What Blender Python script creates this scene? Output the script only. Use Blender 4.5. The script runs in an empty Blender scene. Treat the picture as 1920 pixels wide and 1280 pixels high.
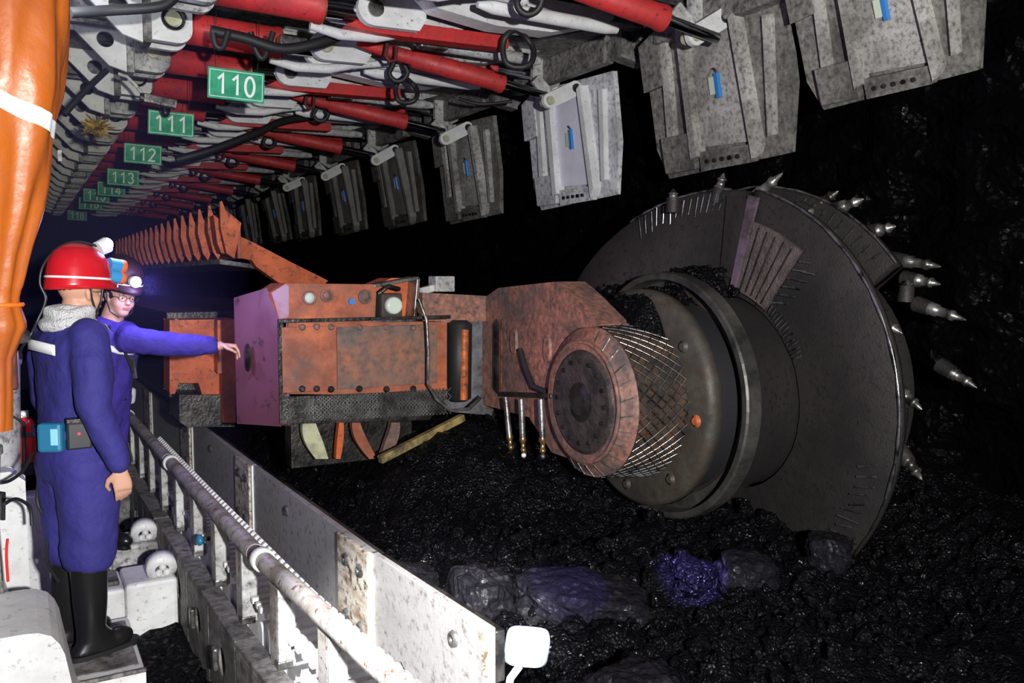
import bpy, math, random
from mathutils import Vector, Matrix, noise
random.seed(7)
PI = math.pi
sc = bpy.context.scene
COL = sc.collection

# ------------------------------------------------------------------ camera, world, light, exposure
CZ = 1.69
PITCH = math.atan(120/1600); YAW = math.atan(.5806/1.00281)
cd = bpy.data.cameras.new('camera'); cam = bpy.data.objects.new('camera', cd); COL.objects.link(cam)
cd.lens = 30.0; cd.sensor_width = 36.0; cd.clip_start = .02; cd.clip_end = 200
cam.location = (0, 0, CZ); cam.rotation_euler = (PI/2-PITCH, 0, -YAW)
sc.camera = cam
w = bpy.data.worlds.new('mine_dark'); sc.world = w; w.use_nodes = True
w.node_tree.nodes['Background'].inputs[0].default_value = (.55, .6, 1, 1)
w.node_tree.nodes['Background'].inputs[1].default_value = .004
sc.view_settings.view_transform = 'Standard'; sc.view_settings.look = 'None'
sc.view_settings.gamma = 1; sc.view_settings.exposure = 0; sc.view_settings.use_curve_mapping = False

def lamp(name, kind, loc, energy, color=(1, 1, 1), target=None, size=.05, angle=60, blend=.5):
    l = bpy.data.lights.new(name, kind); l.energy = energy; l.color = color
    if kind == 'AREA': l.shape = 'RECTANGLE'; l.size = size; l.size_y = size*.3
    else: l.shadow_soft_size = size
    if kind == 'SPOT': l.spot_size = math.radians(angle); l.spot_blend = blend
    o = bpy.data.objects.new(name, l); COL.objects.link(o); o.location = loc
    if target is not None:
        o.rotation_euler = (Vector(target)-Vector(loc)).to_track_quat('-Z', 'Y').to_euler()
    return o
lamp('flash_lamp', 'SPOT', (.30, -1.0, 1.86), 1650, (1, .99, .97), (2.9, 6.0, 2.2), .05, 112, .9)
lamp('photographer_cap_lamp', 'SPOT', (.25, .8, 1.95), 2100, (1, .99, 1), (1.32, 2.92, .30), .03, 25, .8)
lamp('support_lamp', 'AREA', (.2, 5.2, 3.2), 10, (.95, 1, 1), (.9, 9, 3.5), .5)

# ------------------------------------------------------------------ helpers
def V(*a): return Vector(a)
_r = V(math.cos(YAW), -math.sin(YAW), 0); _fh = V(math.sin(YAW), math.cos(YAW), 0)
_f = _fh*math.cos(PITCH)-V(0, 0, 1)*math.sin(PITCH); _u = _fh*math.sin(PITCH)+V(0, 0, 1)*math.cos(PITCH)
def onp(ax, px, py, v):
    "point of the plane axis=v that is seen at a photo pixel (used to read measurements off the photo)"
    d = _r*((px-960)/1600)+_u*((640-py)/1600)+_f
    C = V(0, 0, CZ); t = (v-C[ax])/d[ax]; return C+d*t
def XZ(pts, Y): return [(onp(1, x, y, Y).x, onp(1, x, y, Y).z) for x, y in pts]
def YZ(pts, X): return [(onp(0, x, y, X).y, onp(0, x, y, X).z) for x, y in pts]

def spline(pts, k=5):
    P = [Vector(p) for p in pts]; out = []
    for i in range(len(P)-1):
        a, b, c, d = P[max(i-1, 0)], P[i], P[i+1], P[min(i+2, len(P)-1)]
        for j in range(k):
            t = j/k; out.append(.5*((2*b)+(c-a)*t+(2*a-5*b+4*c-d)*t*t+(3*b-a-3*c+d)*t**3))
    return out+[P[-1]]
class MB:
    def __init__(s): s.v = []; s.f = []; s.s = []
    def add(s, vs, fs, smooth=False):
        b = len(s.v); s.v += [tuple(p) for p in vs]
        for q in fs: s.f.append([b+i for i in q]); s.s.append(smooth)
        return s
    def box(s, x0, x1, y0, y1, z0, z1):
        vs = [(x, y, z) for z in (z0, z1) for y in (y0, y1) for x in (x0, x1)]
        return s.add(vs, [(0, 2, 3, 1), (4, 5, 7, 6), (0, 1, 5, 4), (2, 6, 7, 3), (0, 4, 6, 2), (1, 3, 7, 5)])
    def obox(s, c, size, R=None):
        hx, hy, hz = [q/2 for q in size]; R = R or Matrix.Identity(3); c = Vector(c)
        vs = [c+R@V(x, y, z) for z in (-hz, hz) for y in (-hy, hy) for x in (-hx, hx)]
        return s.add(vs, [(0, 2, 3, 1), (4, 5, 7, 6), (0, 1, 5, 4), (2, 6, 7, 3), (0, 4, 6, 2), (1, 3, 7, 5)])
    def bar(s, p0, p1, wd, ht):
        p0 = Vector(p0); p1 = Vector(p1); d = p1-p0
        R = d.to_track_quat('Y', 'Z').to_matrix()
        return s.obox((p0+p1)/2, (wd, d.length, ht), R)
    def cyl(s, p0, p1, r0, r1=None, n=16, smooth=True):
        return s.lathe([(0, r0), (1, r0 if r1 is None else r1)], p0, p1, n, True, smooth)
    def lathe(s, prof, p0, p1, n=20, caps=True, smooth=True):
        "profile of (fraction along p0->p1, radius)"
        p0 = Vector(p0); d = Vector(p1)-p0; M = d.to_track_quat('Z', 'Y').to_matrix()
        a = M@V(1, 0, 0); b = M@V(0, 1, 0); vs = []; fs = []
        for t, r in prof:
            for i in range(n):
                q = 2*PI*i/n; vs.append(p0+d*t+a*(r*math.cos(q))+b*(r*math.sin(q)))
        for k in range(len(prof)-1):
            for i in range(n):
                j = (i+1) % n; fs.append((k*n+i, k*n+j, (k+1)*n+j, (k+1)*n+i))
        s.add(vs, fs, smooth)
        if caps:
            m = len(prof)-1
            s.add(vs[:n], [tuple(range(n-1, -1, -1))]); s.add(vs[m*n:], [tuple(range(n))])
        return s
    def tube(s, pts, r, n=8, caps=True):
        pts = [Vector(p) for p in pts]; rr = r if isinstance(r, (list, tuple)) else [r]*len(pts)
        vs = []; fs = []; a = None
        for k, p in enumerate(pts):
            t = pts[min(k+1, len(pts)-1)]-pts[max(k-1, 0)]
            t = t.normalized() if t.length > 1e-9 else V(0, 0, 1)
            if a is None: a = t.cross(V(0, 0, 1) if abs(t.z) < .9 else V(1, 0, 0))
            a = a-t*a.dot(t)
            if a.length < 1e-6: a = t.orthogonal()
            a.normalize(); b = t.cross(a)
            for i in range(n):
                q = 2*PI*i/n; vs.append(p+a*(rr[k]*math.cos(q))+b*(rr[k]*math.sin(q)))
        for k in range(len(pts)-1):
            for i in range(n):
                j = (i+1) % n; fs.append((k*n+i, (k+1)*n+i, (k+1)*n+j, k*n+j))
        s.add(vs, fs, True)
        if caps: s.add(vs[:n], [tuple(range(n))]); s.add(vs[-n:], [tuple(range(n-1, -1, -1))])
        return s
    def loft(s, rings, n=20, smooth=True):
        "rings: (centre, xaxis*half, yaxis*half, exponent)"
        vs = []; fs = []
        for c, a, b, e in rings:
            c = Vector(c); a = Vector(a); b = Vector(b)
            for i in range(n):
                q = 2*PI*i/n; cx, sy = math.cos(q), math.sin(q)
                cx = math.copysign(abs(cx)**e, cx); sy = math.copysign(abs(sy)**e, sy)
                vs.append(c+a*cx+b*sy)
        for k in range(len(rings)-1):
            for i in range(n):
                j = (i+1) % n; fs.append((k*n+i, k*n+j, (k+1)*n+j, (k+1)*n+i))
        s.add(vs, fs, smooth); s.add(vs[:n], [tuple(range(n-1, -1, -1))], smooth); s.add(vs[-n:], [tuple(range(n))], smooth)
        return s
    def _ax(s, ax, p, a):
        return {0: (a, p[0], p[1]), 1: (p[0], a, p[1]), 2: (p[0], p[1], a)}[ax]
    def prism(s, poly, ax, a0, a1, smooth=False):
        n = len(poly); vs = [s._ax(ax, p, a0) for p in poly]+[s._ax(ax, p, a1) for p in poly]
        fs = [tuple(range(n)), tuple(range(2*n-1, n-1, -1))]
        s.add(vs, fs); return s.add(vs, [(i, i+n, (i+1) % n+n, (i+1) % n) for i in range(n)], smooth)
    def holed(s, poly, hole, r, ax, a0, a1, n=24):
        "extruded polygon with one round hole (polygon star-shaped about the hole)"
        angs = sorted([2*PI*i/n-PI for i in range(n)]+[math.atan2(p[1]-hole[1], p[0]-hole[0]) for p in poly])
        out = []
        for a in angs:
            dx, dy = math.cos(a), math.sin(a); best = None
            for i in range(len(poly)):
                x1, y1 = poly[i][0]-hole[0], poly[i][1]-hole[1]; x2, y2 = poly[(i+1) % len(poly)][0]-hole[0], poly[(i+1) % len(poly)][1]-hole[1]
                ex, ey = x2-x1, y2-y1; den = dx*ey-dy*ex
                if abs(den) < 1e-12: continue
                t = (x1*ey-y1*ex)/den; u = (x1*dy-y1*dx)/den
                if t > 0 and -1e-6 <= u <= 1+1e-6 and (best is None or t < best): best = t
            best = best or r*1.2
            out.append((hole[0]+dx*best, hole[1]+dy*best))
        inn = [(hole[0]+r*math.cos(a), hole[1]+r*math.sin(a)) for a in angs]; m = len(angs)
        vs = [s._ax(ax, p, a) for a in (a0, a1) for L in (out, inn) for p in L]; fs = []
        for i in range(m):
            j = (i+1) % m
            fs += [(i, j, m+j, m+i), (2*m+i, 3*m+i, 3*m+j, 2*m+j), (i, 2*m+i, 2*m+j, j), (m+i, m+j, 3*m+j, 3*m+i)]
        return s.add(vs, fs)
    def ball(s, c, rx, ry=None, rz=None, n=16, m=10, R=None):
        ry = rx if ry is None else ry; rz = rx if rz is None else rz; R = R or Matrix.Identity(3); c = Vector(c)
        vs = []; fs = []
        for k in range(m+1):
            t = PI*k/m
            for i in range(n):
                q = 2*PI*i/n; vs.append(c+R@V(rx*math.sin(t)*math.cos(q), ry*math.sin(t)*math.sin(q), rz*math.cos(t)))
        for k in range(m):
            for i in range(n):
                j = (i+1) % n; fs.append((k*n+i, (k+1)*n+i, (k+1)*n+j, k*n+j))
        return s.add(vs, fs, True)
    def build(s, name, m, parent=None, bevel=0, kind=None, loc=None, rot=None):
        me = bpy.data.meshes.new(name); me.from_pydata(s.v, [], s.f); me.validate()
        if len(me.polygons) == len(s.s): me.polygons.foreach_set('use_smooth', s.s)
        me.materials.append(m); o = bpy.data.objects.new(name, me); COL.objects.link(o)
        if parent: o.parent = parent
        if loc: o.location = loc
        if rot: o.rotation_euler = rot
        if bevel:
            b = o.modifiers.new('b', 'BEVEL'); b.width = bevel; b.segments = 2; b.limit_method = 'ANGLE'; b.angle_limit = .6
        if kind: o['kind'] = kind
        return o
def empty(name, loc=(0, 0, 0), rz=0):
    o = bpy.data.objects.new(name, None); COL.objects.link(o); o.location = loc; o.rotation_euler = (0, 0, rz); o.empty_display_size = .1
    return o
def tag(o, label, cat, group=None, kind=None):
    if label: o['label'] = label
    if cat: o['category'] = cat
    if group: o['group'] = group
    if kind: o['kind'] = kind
    return o
CH = {}
def copy_tree(o, parent=None):
    c = o.copy(); COL.objects.link(c)
    if parent: c.parent = parent
    for ch in [x for x in ALL() if x.parent == o]: copy_tree(ch, c)
    return c
def ALL(): return list(COL.objects)

# ------------------------------------------------------------------ materials
def mat(name, base, rough=.5, metal=0, dirt=None, bump=None, spec=.5, emit=None, coat=0, stain=None):
    """dirt=(colour, amount 0..1, noise scale, softness); stain = second layer, same form; bump=(strength, scale)"""
    m = bpy.data.materials.new(name); m.use_nodes = True; nt = m.node_tree; N = nt.nodes; L = nt.links
    b = N['Principled BSDF']; b.inputs['Base Color'].default_value = (*base, 1)
    b.inputs['Roughness'].default_value = rough; b.inputs['Metallic'].default_value = metal
    b.inputs['Specular IOR Level'].default_value = spec; b.inputs['Coat Weight'].default_value = coat
    tc = N.new('ShaderNodeTexCoord'); src = None
    for k, d in enumerate((dirt, stain)):
        if not d: continue
        n = N.new('ShaderNodeTexNoise'); n.inputs['Scale'].default_value = d[2]; n.inputs['Detail'].default_value = 9; n.inputs['Roughness'].default_value = .68
        mp = N.new('ShaderNodeMapping'); mp.inputs['Location'].default_value = (k*3.3, 1.7*k, 5.1*k)
        if len(d) > 4: mp.inputs['Scale'].default_value = d[4]
        L.new(tc.outputs['Object'], mp.inputs[0]); L.new(mp.outputs[0], n.inputs['Vector'])
        r = N.new('ShaderNodeMapRange'); c = .7-.4*d[1]; r.inputs['From Min'].default_value = c-d[3]; r.inputs['From Max'].default_value = c+d[3]
        L.new(n.outputs['Fac'], r.inputs['Value'])
        mx = N.new('ShaderNodeMix'); mx.data_type = 'RGBA'; L.new(r.outputs[0], mx.inputs['Factor'])
        mx.inputs['A'].default_value = (*base, 1); mx.inputs['B'].default_value = (*d[0], 1)
        if src: L.new(src, mx.inputs['A'])
        src = mx.outputs['Result']
        if k == 0 and metal < .5:
            rr = N.new('ShaderNodeMapRange'); L.new(r.outputs[0], rr.inputs['Value']); rr.inputs['To Min'].default_value = rough; rr.inputs['To Max'].default_value = max(rough, .75)
            L.new(rr.outputs[0], b.inputs['Roughness'])
    if src: L.new(src, b.inputs['Base Color'])
    if bump:
        n = N.new('ShaderNodeTexNoise'); n.inputs['Scale'].default_value = bump[1]; n.inputs['Detail'].default_value = 5
        L.new(tc.outputs['Object'], n.inputs['Vector'])
        bp = N.new('ShaderNodeBump'); bp.inputs['Strength'].default_value = bump[0]; bp.inputs['Distance'].default_value = .02
        L.new(n.outputs['Fac'], bp.inputs['Height']); L.new(bp.outputs[0], b.inputs['Normal'])
    if emit:
        b.inputs['Emission Color'].default_value = (*emit[0], 1); b.inputs['Emission Strength'].default_value = emit[1]
    return m
BK = (.012, .012, .012); GR = (.09, .085, .08); RU = (.12, .05, .025)
M = dict(
    white=mat('white_paint', (.78, .79, .80), .4, dirt=((.45, .44, .43), .30, 4, .25), stain=(GR, .10, 34, .08)),
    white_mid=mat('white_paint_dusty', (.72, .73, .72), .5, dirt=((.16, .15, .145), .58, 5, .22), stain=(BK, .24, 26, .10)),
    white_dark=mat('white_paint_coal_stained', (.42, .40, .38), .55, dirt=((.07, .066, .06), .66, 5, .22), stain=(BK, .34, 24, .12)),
    guard_clean=mat('guard_paint_clean', (.80, .81, .86), .45, dirt=((.26, .255, .25), .38, 2.6, .22), stain=((.10, .095, .09), .26, 24, .12)),
    guard_cleanp=mat('guard_panel_clean', (.84, .84, .95), .4, dirt=((.62, .62, .72), .35, 3, .2)),
    guard_mid=mat('guard_paint_dirty', (.36, .35, .32), .5, dirt=((.055, .05, .045), .56, 2.2, .20), stain=((.03, .028, .025), .36, 24, .14)),
    guard_midp=mat('guard_panel_dirty', (.60, .59, .56), .45, dirt=((.13, .12, .11), .50, 2.0, .22), stain=((.05, .045, .04), .28, 30, .12)),
    guard_dark=mat('guard_paint_black_dust', (.17, .165, .15), .55, dirt=((.03, .028, .025), .58, 2.4, .20), stain=((.02, .018, .016), .4, 22, .14)),
    guard_darkp=mat('guard_panel_dusty', (.28, .27, .25), .5, dirt=((.07, .065, .06), .55, 2.4, .22)),
    red=mat('red_paint', (.62, .035, .035), .38, dirt=((.25, .02, .02), .40, 5, .2), stain=(BK, .16, 24, .08)),
    red_dark=mat('dark_red_paint', (.22, .012, .018), .45, dirt=((.03, .012, .012), .5, 4, .12)),
    chrome=mat('chrome_rod', (.42, .43, .45), .12, 1),
    steel=mat('worn_steel', (.34, .34, .33), .34, .75, dirt=((.05, .045, .04), .45, 6, .1), bump=(.15, 60)),
    darksteel=mat('dark_steel', (.06, .055, .05), .38, .6, dirt=(BK, .5, 7, .1), bump=(.25, 50)),
    rubber=mat('black_rubber', (.014, .014, .016), .55),
    boot=mat('boot_rubber', (.010, .010, .011), .28, bump=(.05, 12)),
    orange=mat('orange_paint', (.66, .13, .028), .5, dirt=((.30, .06, .02), .45, 5, .18), stain=(BK, .22, 24, .07)),
    orange_worn=mat('orange_paint_worn', (.60, .135, .035), .48, dirt=((.10, .08, .07), .48, 2.2, .16), stain=((.20, .045, .018), .40, 12, .16)),
    orange_grey=mat('orange_paint_scoured', (.48, .19, .13), .42, dirt=((.12, .09, .085), .56, 3, .16), stain=((.06, .045, .04), .40, 26, .16), bump=(.3, 30)),
    plum=mat('end_plate_violet_lit', (.125, .042, .062), .33, dirt=((.11, .038, .052), .4, 4, .15), stain=(BK, .2, 9, .05), bump=(.05, 20)),  # violet cap lamp light on the plate is put into this base colour
    hub=mat('hub_plate_grey', (.085, .078, .064), .45, .2, dirt=((.03, .025, .022), .5, 4, .14), stain=((.05, .035, .025), .34, 8, .1), bump=(.2, 20)),
    vane=mat('coal_caked_steel', (.040, .033, .033), .5, .3, dirt=((.012, .011, .011), .58, 2.2, .16), stain=(BK, .3, 30, .05), bump=(.25, 90)),
    wear=mat('polished_wear_edge', (.38, .38, .40), .25, .9, dirt=((.05, .05, .05), .45, 9, .08)),
    tarp=mat('orange_tarp', (.42, .105, .010), .24, bump=(.7, 6), dirt=((.30, .065, .008), .5, 4, .2)),
    tape=mat('reflective_tape', (.88, .9, .92), .35, dirt=((.6, .62, .64), .4, 6, .1)),
    blue=mat('blue_coverall', (.030, .026, .21), .8, bump=(.3, 35), dirt=((.022, .018, .15), .5, 5, .2)),
    blue2=mat('coverall_cloth', (.045, .028, .29), .8, bump=(.3, 35), dirt=((.035, .022, .22), .5, 5, .2)),
    skin=mat('skin', (.55, .30, .21), .5),
    lips=mat('lip', (.42, .16, .13), .45), hair=mat('black_hair', (.012, .01, .009), .6),
    eye=mat('eye_white', (.7, .7, .7), .2), iris=mat('iris', (.02, .012, .01), .2),
    towel=mat('white_towel', (.66, .66, .68), .9, bump=(.8, 120)),
    helmet=mat('red_helmet', (.55, .012, .022), .24, coat=.4), helmet2=mat('dark_red_helmet', (.02, .004, .006), .6),
    white_plastic=mat('white_plastic', (.8, .82, .85), .35), teal=mat('teal_plastic', (.02, .16, .30), .4),
    lampblue=mat('light_blue_plastic', (.05, .27, .58), .4), lamporange=mat('orange_plastic', (.85, .16, .05), .4),
    blackplastic=mat('black_plastic', (.02, .02, .022), .35),
    glow=mat('lamp_lens', (1, 1, 1), .2, emit=((.80, .74, 1), 30)), redled=mat('red_led', (.8, .02, .05), .3, emit=((1, .02, .08), 3)),
    green=mat('green_sign', (.0, .36, .17), .42, dirt=((.0, .24, .12), .45, 7, .12)), signwhite=mat('sign_white', (.82, .85, .82), .5),
    brass=mat('brass', (.55, .38, .16), .3, .9), cream=mat('cream_nylon', (.50, .50, .33), .5, dirt=((.32, .31, .2), .5, 12, .1)),
    yellow=mat('yellow_rag', (.52, .34, .04), .8, dirt=((.2, .12, .01), .5, 9, .1)),
    lens=mat('glass_lens', (.55, .62, .55), .12, coat=.5), bluelabel=mat('blue_label', (.03, .20, .55), .4), paper=mat('pale_label', (.55, .62, .50), .6),
    exred=mat('extinguisher_red', (.70, .02, .015), .3), pipe=mat('worn_white_pipe', (.42, .40, .385), .42, .1, dirt=((.20, .17, .15), .44, 9, .07), stain=(RU, .27, 26, .03)),
    board=mat('scuffed_side_plate', (.50, .49, .48), .40, .45, dirt=((.30, .29, .29), .5, 3.4, .2, (1, .6, 1.6)), stain=((.16, .14, .12), .22, 22, .08), bump=(.1, 40)),
    joint=mat('rusty_joint_plate', (.62, .59, .50), .5, .1, dirt=((.22, .13, .07), .46, 6, .09, (1, .5, 2)), stain=((.07, .05, .03), .34, 22, .05)),
)
# coal: dark, facetted, glinting
def coal_mat(name, base, sc_, rough, bstr, sp=.5):
    m = mat(name, base, rough, 0, spec=sp); nt = m.node_tree; N = nt.nodes; L = nt.links; b = N['Principled BSDF']
    tc = N.new('ShaderNodeTexCoord'); v = N.new('ShaderNodeTexVoronoi'); v.inputs['Scale'].default_value = sc_
    nn = N.new('ShaderNodeTexNoise'); nn.inputs['Scale'].default_value = sc_*.5; nn.inputs['Detail'].default_value = 6
    L.new(tc.outputs['Object'], v.inputs['Vector']); L.new(tc.outputs['Object'], nn.inputs['Vector'])
    ad = N.new('ShaderNodeMath'); ad.operation = 'MULTIPLY_ADD'; L.new(v.outputs['Distance'], ad.inputs[0]); ad.inputs[1].default_value = .7; L.new(nn.outputs['Fac'], ad.inputs[2])
    bp = N.new('ShaderNodeBump'); bp.inputs['Strength'].default_value = bstr; bp.inputs['Distance'].default_value = .03
    L.new(ad.outputs[0], bp.inputs['Height']); L.new(bp.outputs[0], b.inputs['Normal'])
    r = N.new('ShaderNodeMapRange'); L.new(v.outputs['Color'], r.inputs['Value']); r.inputs['To Min'].default_value = rough*2.4; r.inputs['To Max'].default_value = rough*.7
    L.new(r.outputs[0], b.inputs['Roughness'])
    v2 = N.new('ShaderNodeTexVoronoi'); v2.inputs['Scale'].default_value = sc_*.8; L.new(tc.outputs['Object'], v2.inputs['Vector'])
    r2 = N.new('ShaderNodeMapRange'); L.new(v2.outputs['Color'], r2.inputs['Value']); r2.inputs['From Min'].default_value = .72; r2.inputs['From Max'].default_value = .95
    r2.inputs['To Min'].default_value = sp*.35; r2.inputs['To Max'].default_value = min(1, sp*3.2); L.new(r2.outputs[0], b.inputs['Specular IOR Level'])
    return m
M['coal'] = coal_mat('coal', (.0035, .0035, .0045), 62, .20, .7, .22)
M['coalwall'] = coal_mat('coal_seam', (.0015, .0015, .002), 24, .22, .5, .05)
M['rock'] = coal_mat('coal_boulder', (.008, .0075, .010), 40, .36, .4, .2)
M['mud'] = coal_mat('walkway_fines', (.004, .004, .005), 60, .5, .8, .2)

# ------------------------------------------------------------------ ground, seam, roof
def sm(a, b, x): t = min(1, max(0, (x-a)/(b-a))); return t*t*(3-2*t)
def fb(x, y, z=0, o=4): return noise.fractal((x, y, z), .9, 2.1, o)
def ground_h(x, y):
    h = .10+.42*sm(3.9, 5.1, y)*sm(1.5, 2.6, x)+.12*sm(1.5, 2.3, x)*sm(2.5, 3.5, y)
    h += .25*sm(4.0, 4.9, x)
    h += .10*fb(x*1.1, y*1.1)+.05*fb(x*3.1, y*3.1, 4)
    c = noise.voronoi((x*6, y*6, 1.3))[0]; h += .05*(c[1]-c[0])
    c = noise.voronoi((x*17, y*17, 3.3))[0]; h += .018*(c[1]-c[0])
    return h
def grid(fn, u0, u1, v0, v1, st):
    nu = int((u1-u0)/st)+1; nv = int((v1-v0)/st)+1
    vs = [fn(u0+(u1-u0)*i/(nu-1), v0+(v1-v0)*j/(nv-1)) for i in range(nu) for j in range(nv)]
    fs = [(i*nv+j, (i+1)*nv+j, (i+1)*nv+j+1, i*nv+j+1) for i in range(nu-1) for j in range(nv-1)]
    return MB().add(vs, fs, False)
g = grid(lambda x, y: (x, y, ground_h(x, y)), 1.30, 5.6, 1.2, 9.5, .032).build('floor_coal', M['coal']); tag(g, 'broken coal heaped between conveyor and seam', None, kind='structure'); g.name = 'floor'
g = grid(lambda x, y: (x, y, -.14+.05*fb(x*2, y*2)+.03*fb(x*9, y*9)), -2.2, .95, .6, 16, .06).build('floor_walkway', M['mud'], kind='structure')
def wall_fn(y, z):
    x = 5.0+.18*fb(y*.7, z*.9, 2)+.07*fb(y*2.4, z*3.5, 7)
    c = noise.voronoi((y*3, z*5, .3))[0]; x += .07*(c[1]-c[0]); return (x, y, z)
g = grid(wall_fn, -1.0, 26, -.5, 4.2, .06).build('wall_right', M['coalwall'], kind='structure')
g = MB().box(-2.6, 5.6, -1.5, 27, 4.0, 4.1).build('ceiling', M['coalwall'], kind='structure')
g = grid(lambda y, z: (-2.3+.1*fb(y, z), y, z), -1.5, 26, -.4, 4.1, .2).build('wall_left', M['coalwall'], kind='structure')
g = MB().box(-2.6, 5.6, 26, 26.1, -.5, 4.1).build('wall_back', M['coalwall'], kind='structure')

# lumps scattered on the heap (too many and small to pick apart)
def lump(mb, c, r, seed):
    rnd = random.Random(seed); t = (1+5**.5)/2
    vs = [(-1, t, 0), (1, t, 0), (-1, -t, 0), (1, -t, 0), (0, -1, t), (0, 1, t), (0, -1, -t), (0, 1, -t), (t, 0, -1), (t, 0, 1), (-t, 0, -1), (-t, 0, 1)]
    fs = [(0, 11, 5), (0, 5, 1), (0, 1, 7), (0, 7, 10), (0, 10, 11), (1, 5, 9), (5, 11, 4), (11, 10, 2), (10, 7, 6), (7, 1, 8), (3, 9, 4), (3, 4, 2), (3, 2, 6), (3, 6, 8), (3, 8, 9), (4, 9, 5), (2, 4, 11), (6, 2, 10), (8, 6, 7), (9, 8, 1)]
    s3 = [rnd.uniform(.6, 1.2) for _ in range(3)]; R = Matrix.Rotation(rnd.uniform(0, 6), 3, V(rnd.random(), rnd.random(), rnd.random()+.1).normalized())
    mb.add([Vector(c)+R@V(*[p[i]*s3[i]*r/1.9*rnd.uniform(.75, 1.15) for i in range(3)]) for p in vs], fs)
mb = MB()
for i in range(3200):
    x = random.uniform(1.35, 4.7); y = random.uniform(1.9, 7.2); r = .010+.035*random.random()**4
    lump(mb, (x, y, ground_h(x, y)+r*.3), r, i)
for i in range(900):
    x = random.uniform(1.5, 4.8); y = random.uniform(2.2, 4.6); r = .02+.05*random.random()**3
    lump(mb, (x, y, ground_h(x, y)+r*.2), r, 5000+i)
tag(mb.build('coal_lumps', M['coal']), 'small wet coal lumps scattered over the broken heap by the drum', 'coal', kind='stuff')
mb = MB()
for i in range(500):
    x = random.uniform(-1.0, .68); y = random.uniform(2.6, 7); r = .008+.03*random.random()**3
    lump(mb, (x, y, -.12+r*.2+.05*fb(x*2, y*2)), r, 9000+i)
tag(mb.build('walkway_coal_fines', M['mud']), 'black coal crumbs on the walkway between the white base blocks', 'coal', kind='stuff')
def boulder(c, rx, ry, rz, seed, label, rot=0, m=None):
    vs = []; fs = []; n, k = 44, 28
    for a in range(k+1):
        for b in range(n):
            t = PI*a/k; q = 2*PI*b/n; d = V(math.sin(t)*math.cos(q), math.sin(t)*math.sin(q), math.cos(t))
            e = max(abs(d.x), abs(d.y), abs(d.z)); s = 1/(e*.55+.45)*.93
            vv = noise.voronoi(d*1.7+V(seed, 0, 0))[0]; v3 = noise.voronoi(d*5+V(seed, 4, 0))[0]; s *= .9+.16*noise.noise(d*1.6+V(seed, 0, 0))+.22*(vv[1]-vv[0])+.09*(v3[1]-v3[0])
            vs.append((d.x*rx*s, d.y*ry*s, d.z*rz*s))
    for a in range(k):
        for b in range(n): fs.append((a*n+b, (a+1)*n+b, (a+1)*n+(b+1) % n, a*n+(b+1) % n))
    o = MB().add(vs, fs, False).build('coal_boulder', m or M['rock'], loc=c, rot=(.1, .12, rot)); tag(o, label, 'coal'); return o
boulder((2.22, 3.20, .16), .36, .22, .15, 1.2, 'broad flat coal slab with violet glints beside the end of the side plate', -.5)
boulder((1.80, 3.42, .17), .17, .17, .19, 4.5, 'rounded dull coal boulder behind the bright side plate')
boulder((1.58, 3.80, .15), .22, .14, .15, 7.1, 'sloping coal block leaning against the back of the side plate', .4)
boulder((1.98, 2.45, .10), .22, .18, .14, 9.7, 'dark coal block under the white lamp head', .3)
boulder((2.78, 3.05, .24), .13, .10, .09, 3.7, 'small coal block lit violet in front of the drum', .3, M['coal'])
boulder((2.62, 3.12, .22), .09, .09, .08, 5.3, 'jagged coal lump left of the violet lit block', .9, M['coal'])
boulder((3.05, 2.98, .24), .17, .12, .11, 8.3, 'grey coal block right of the violet lit lump', -.4)
boulder((3.62, 2.95, .25), .15, .13, .12, 2.3, 'dark coal block at the foot of the drum rim', .7)

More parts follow.
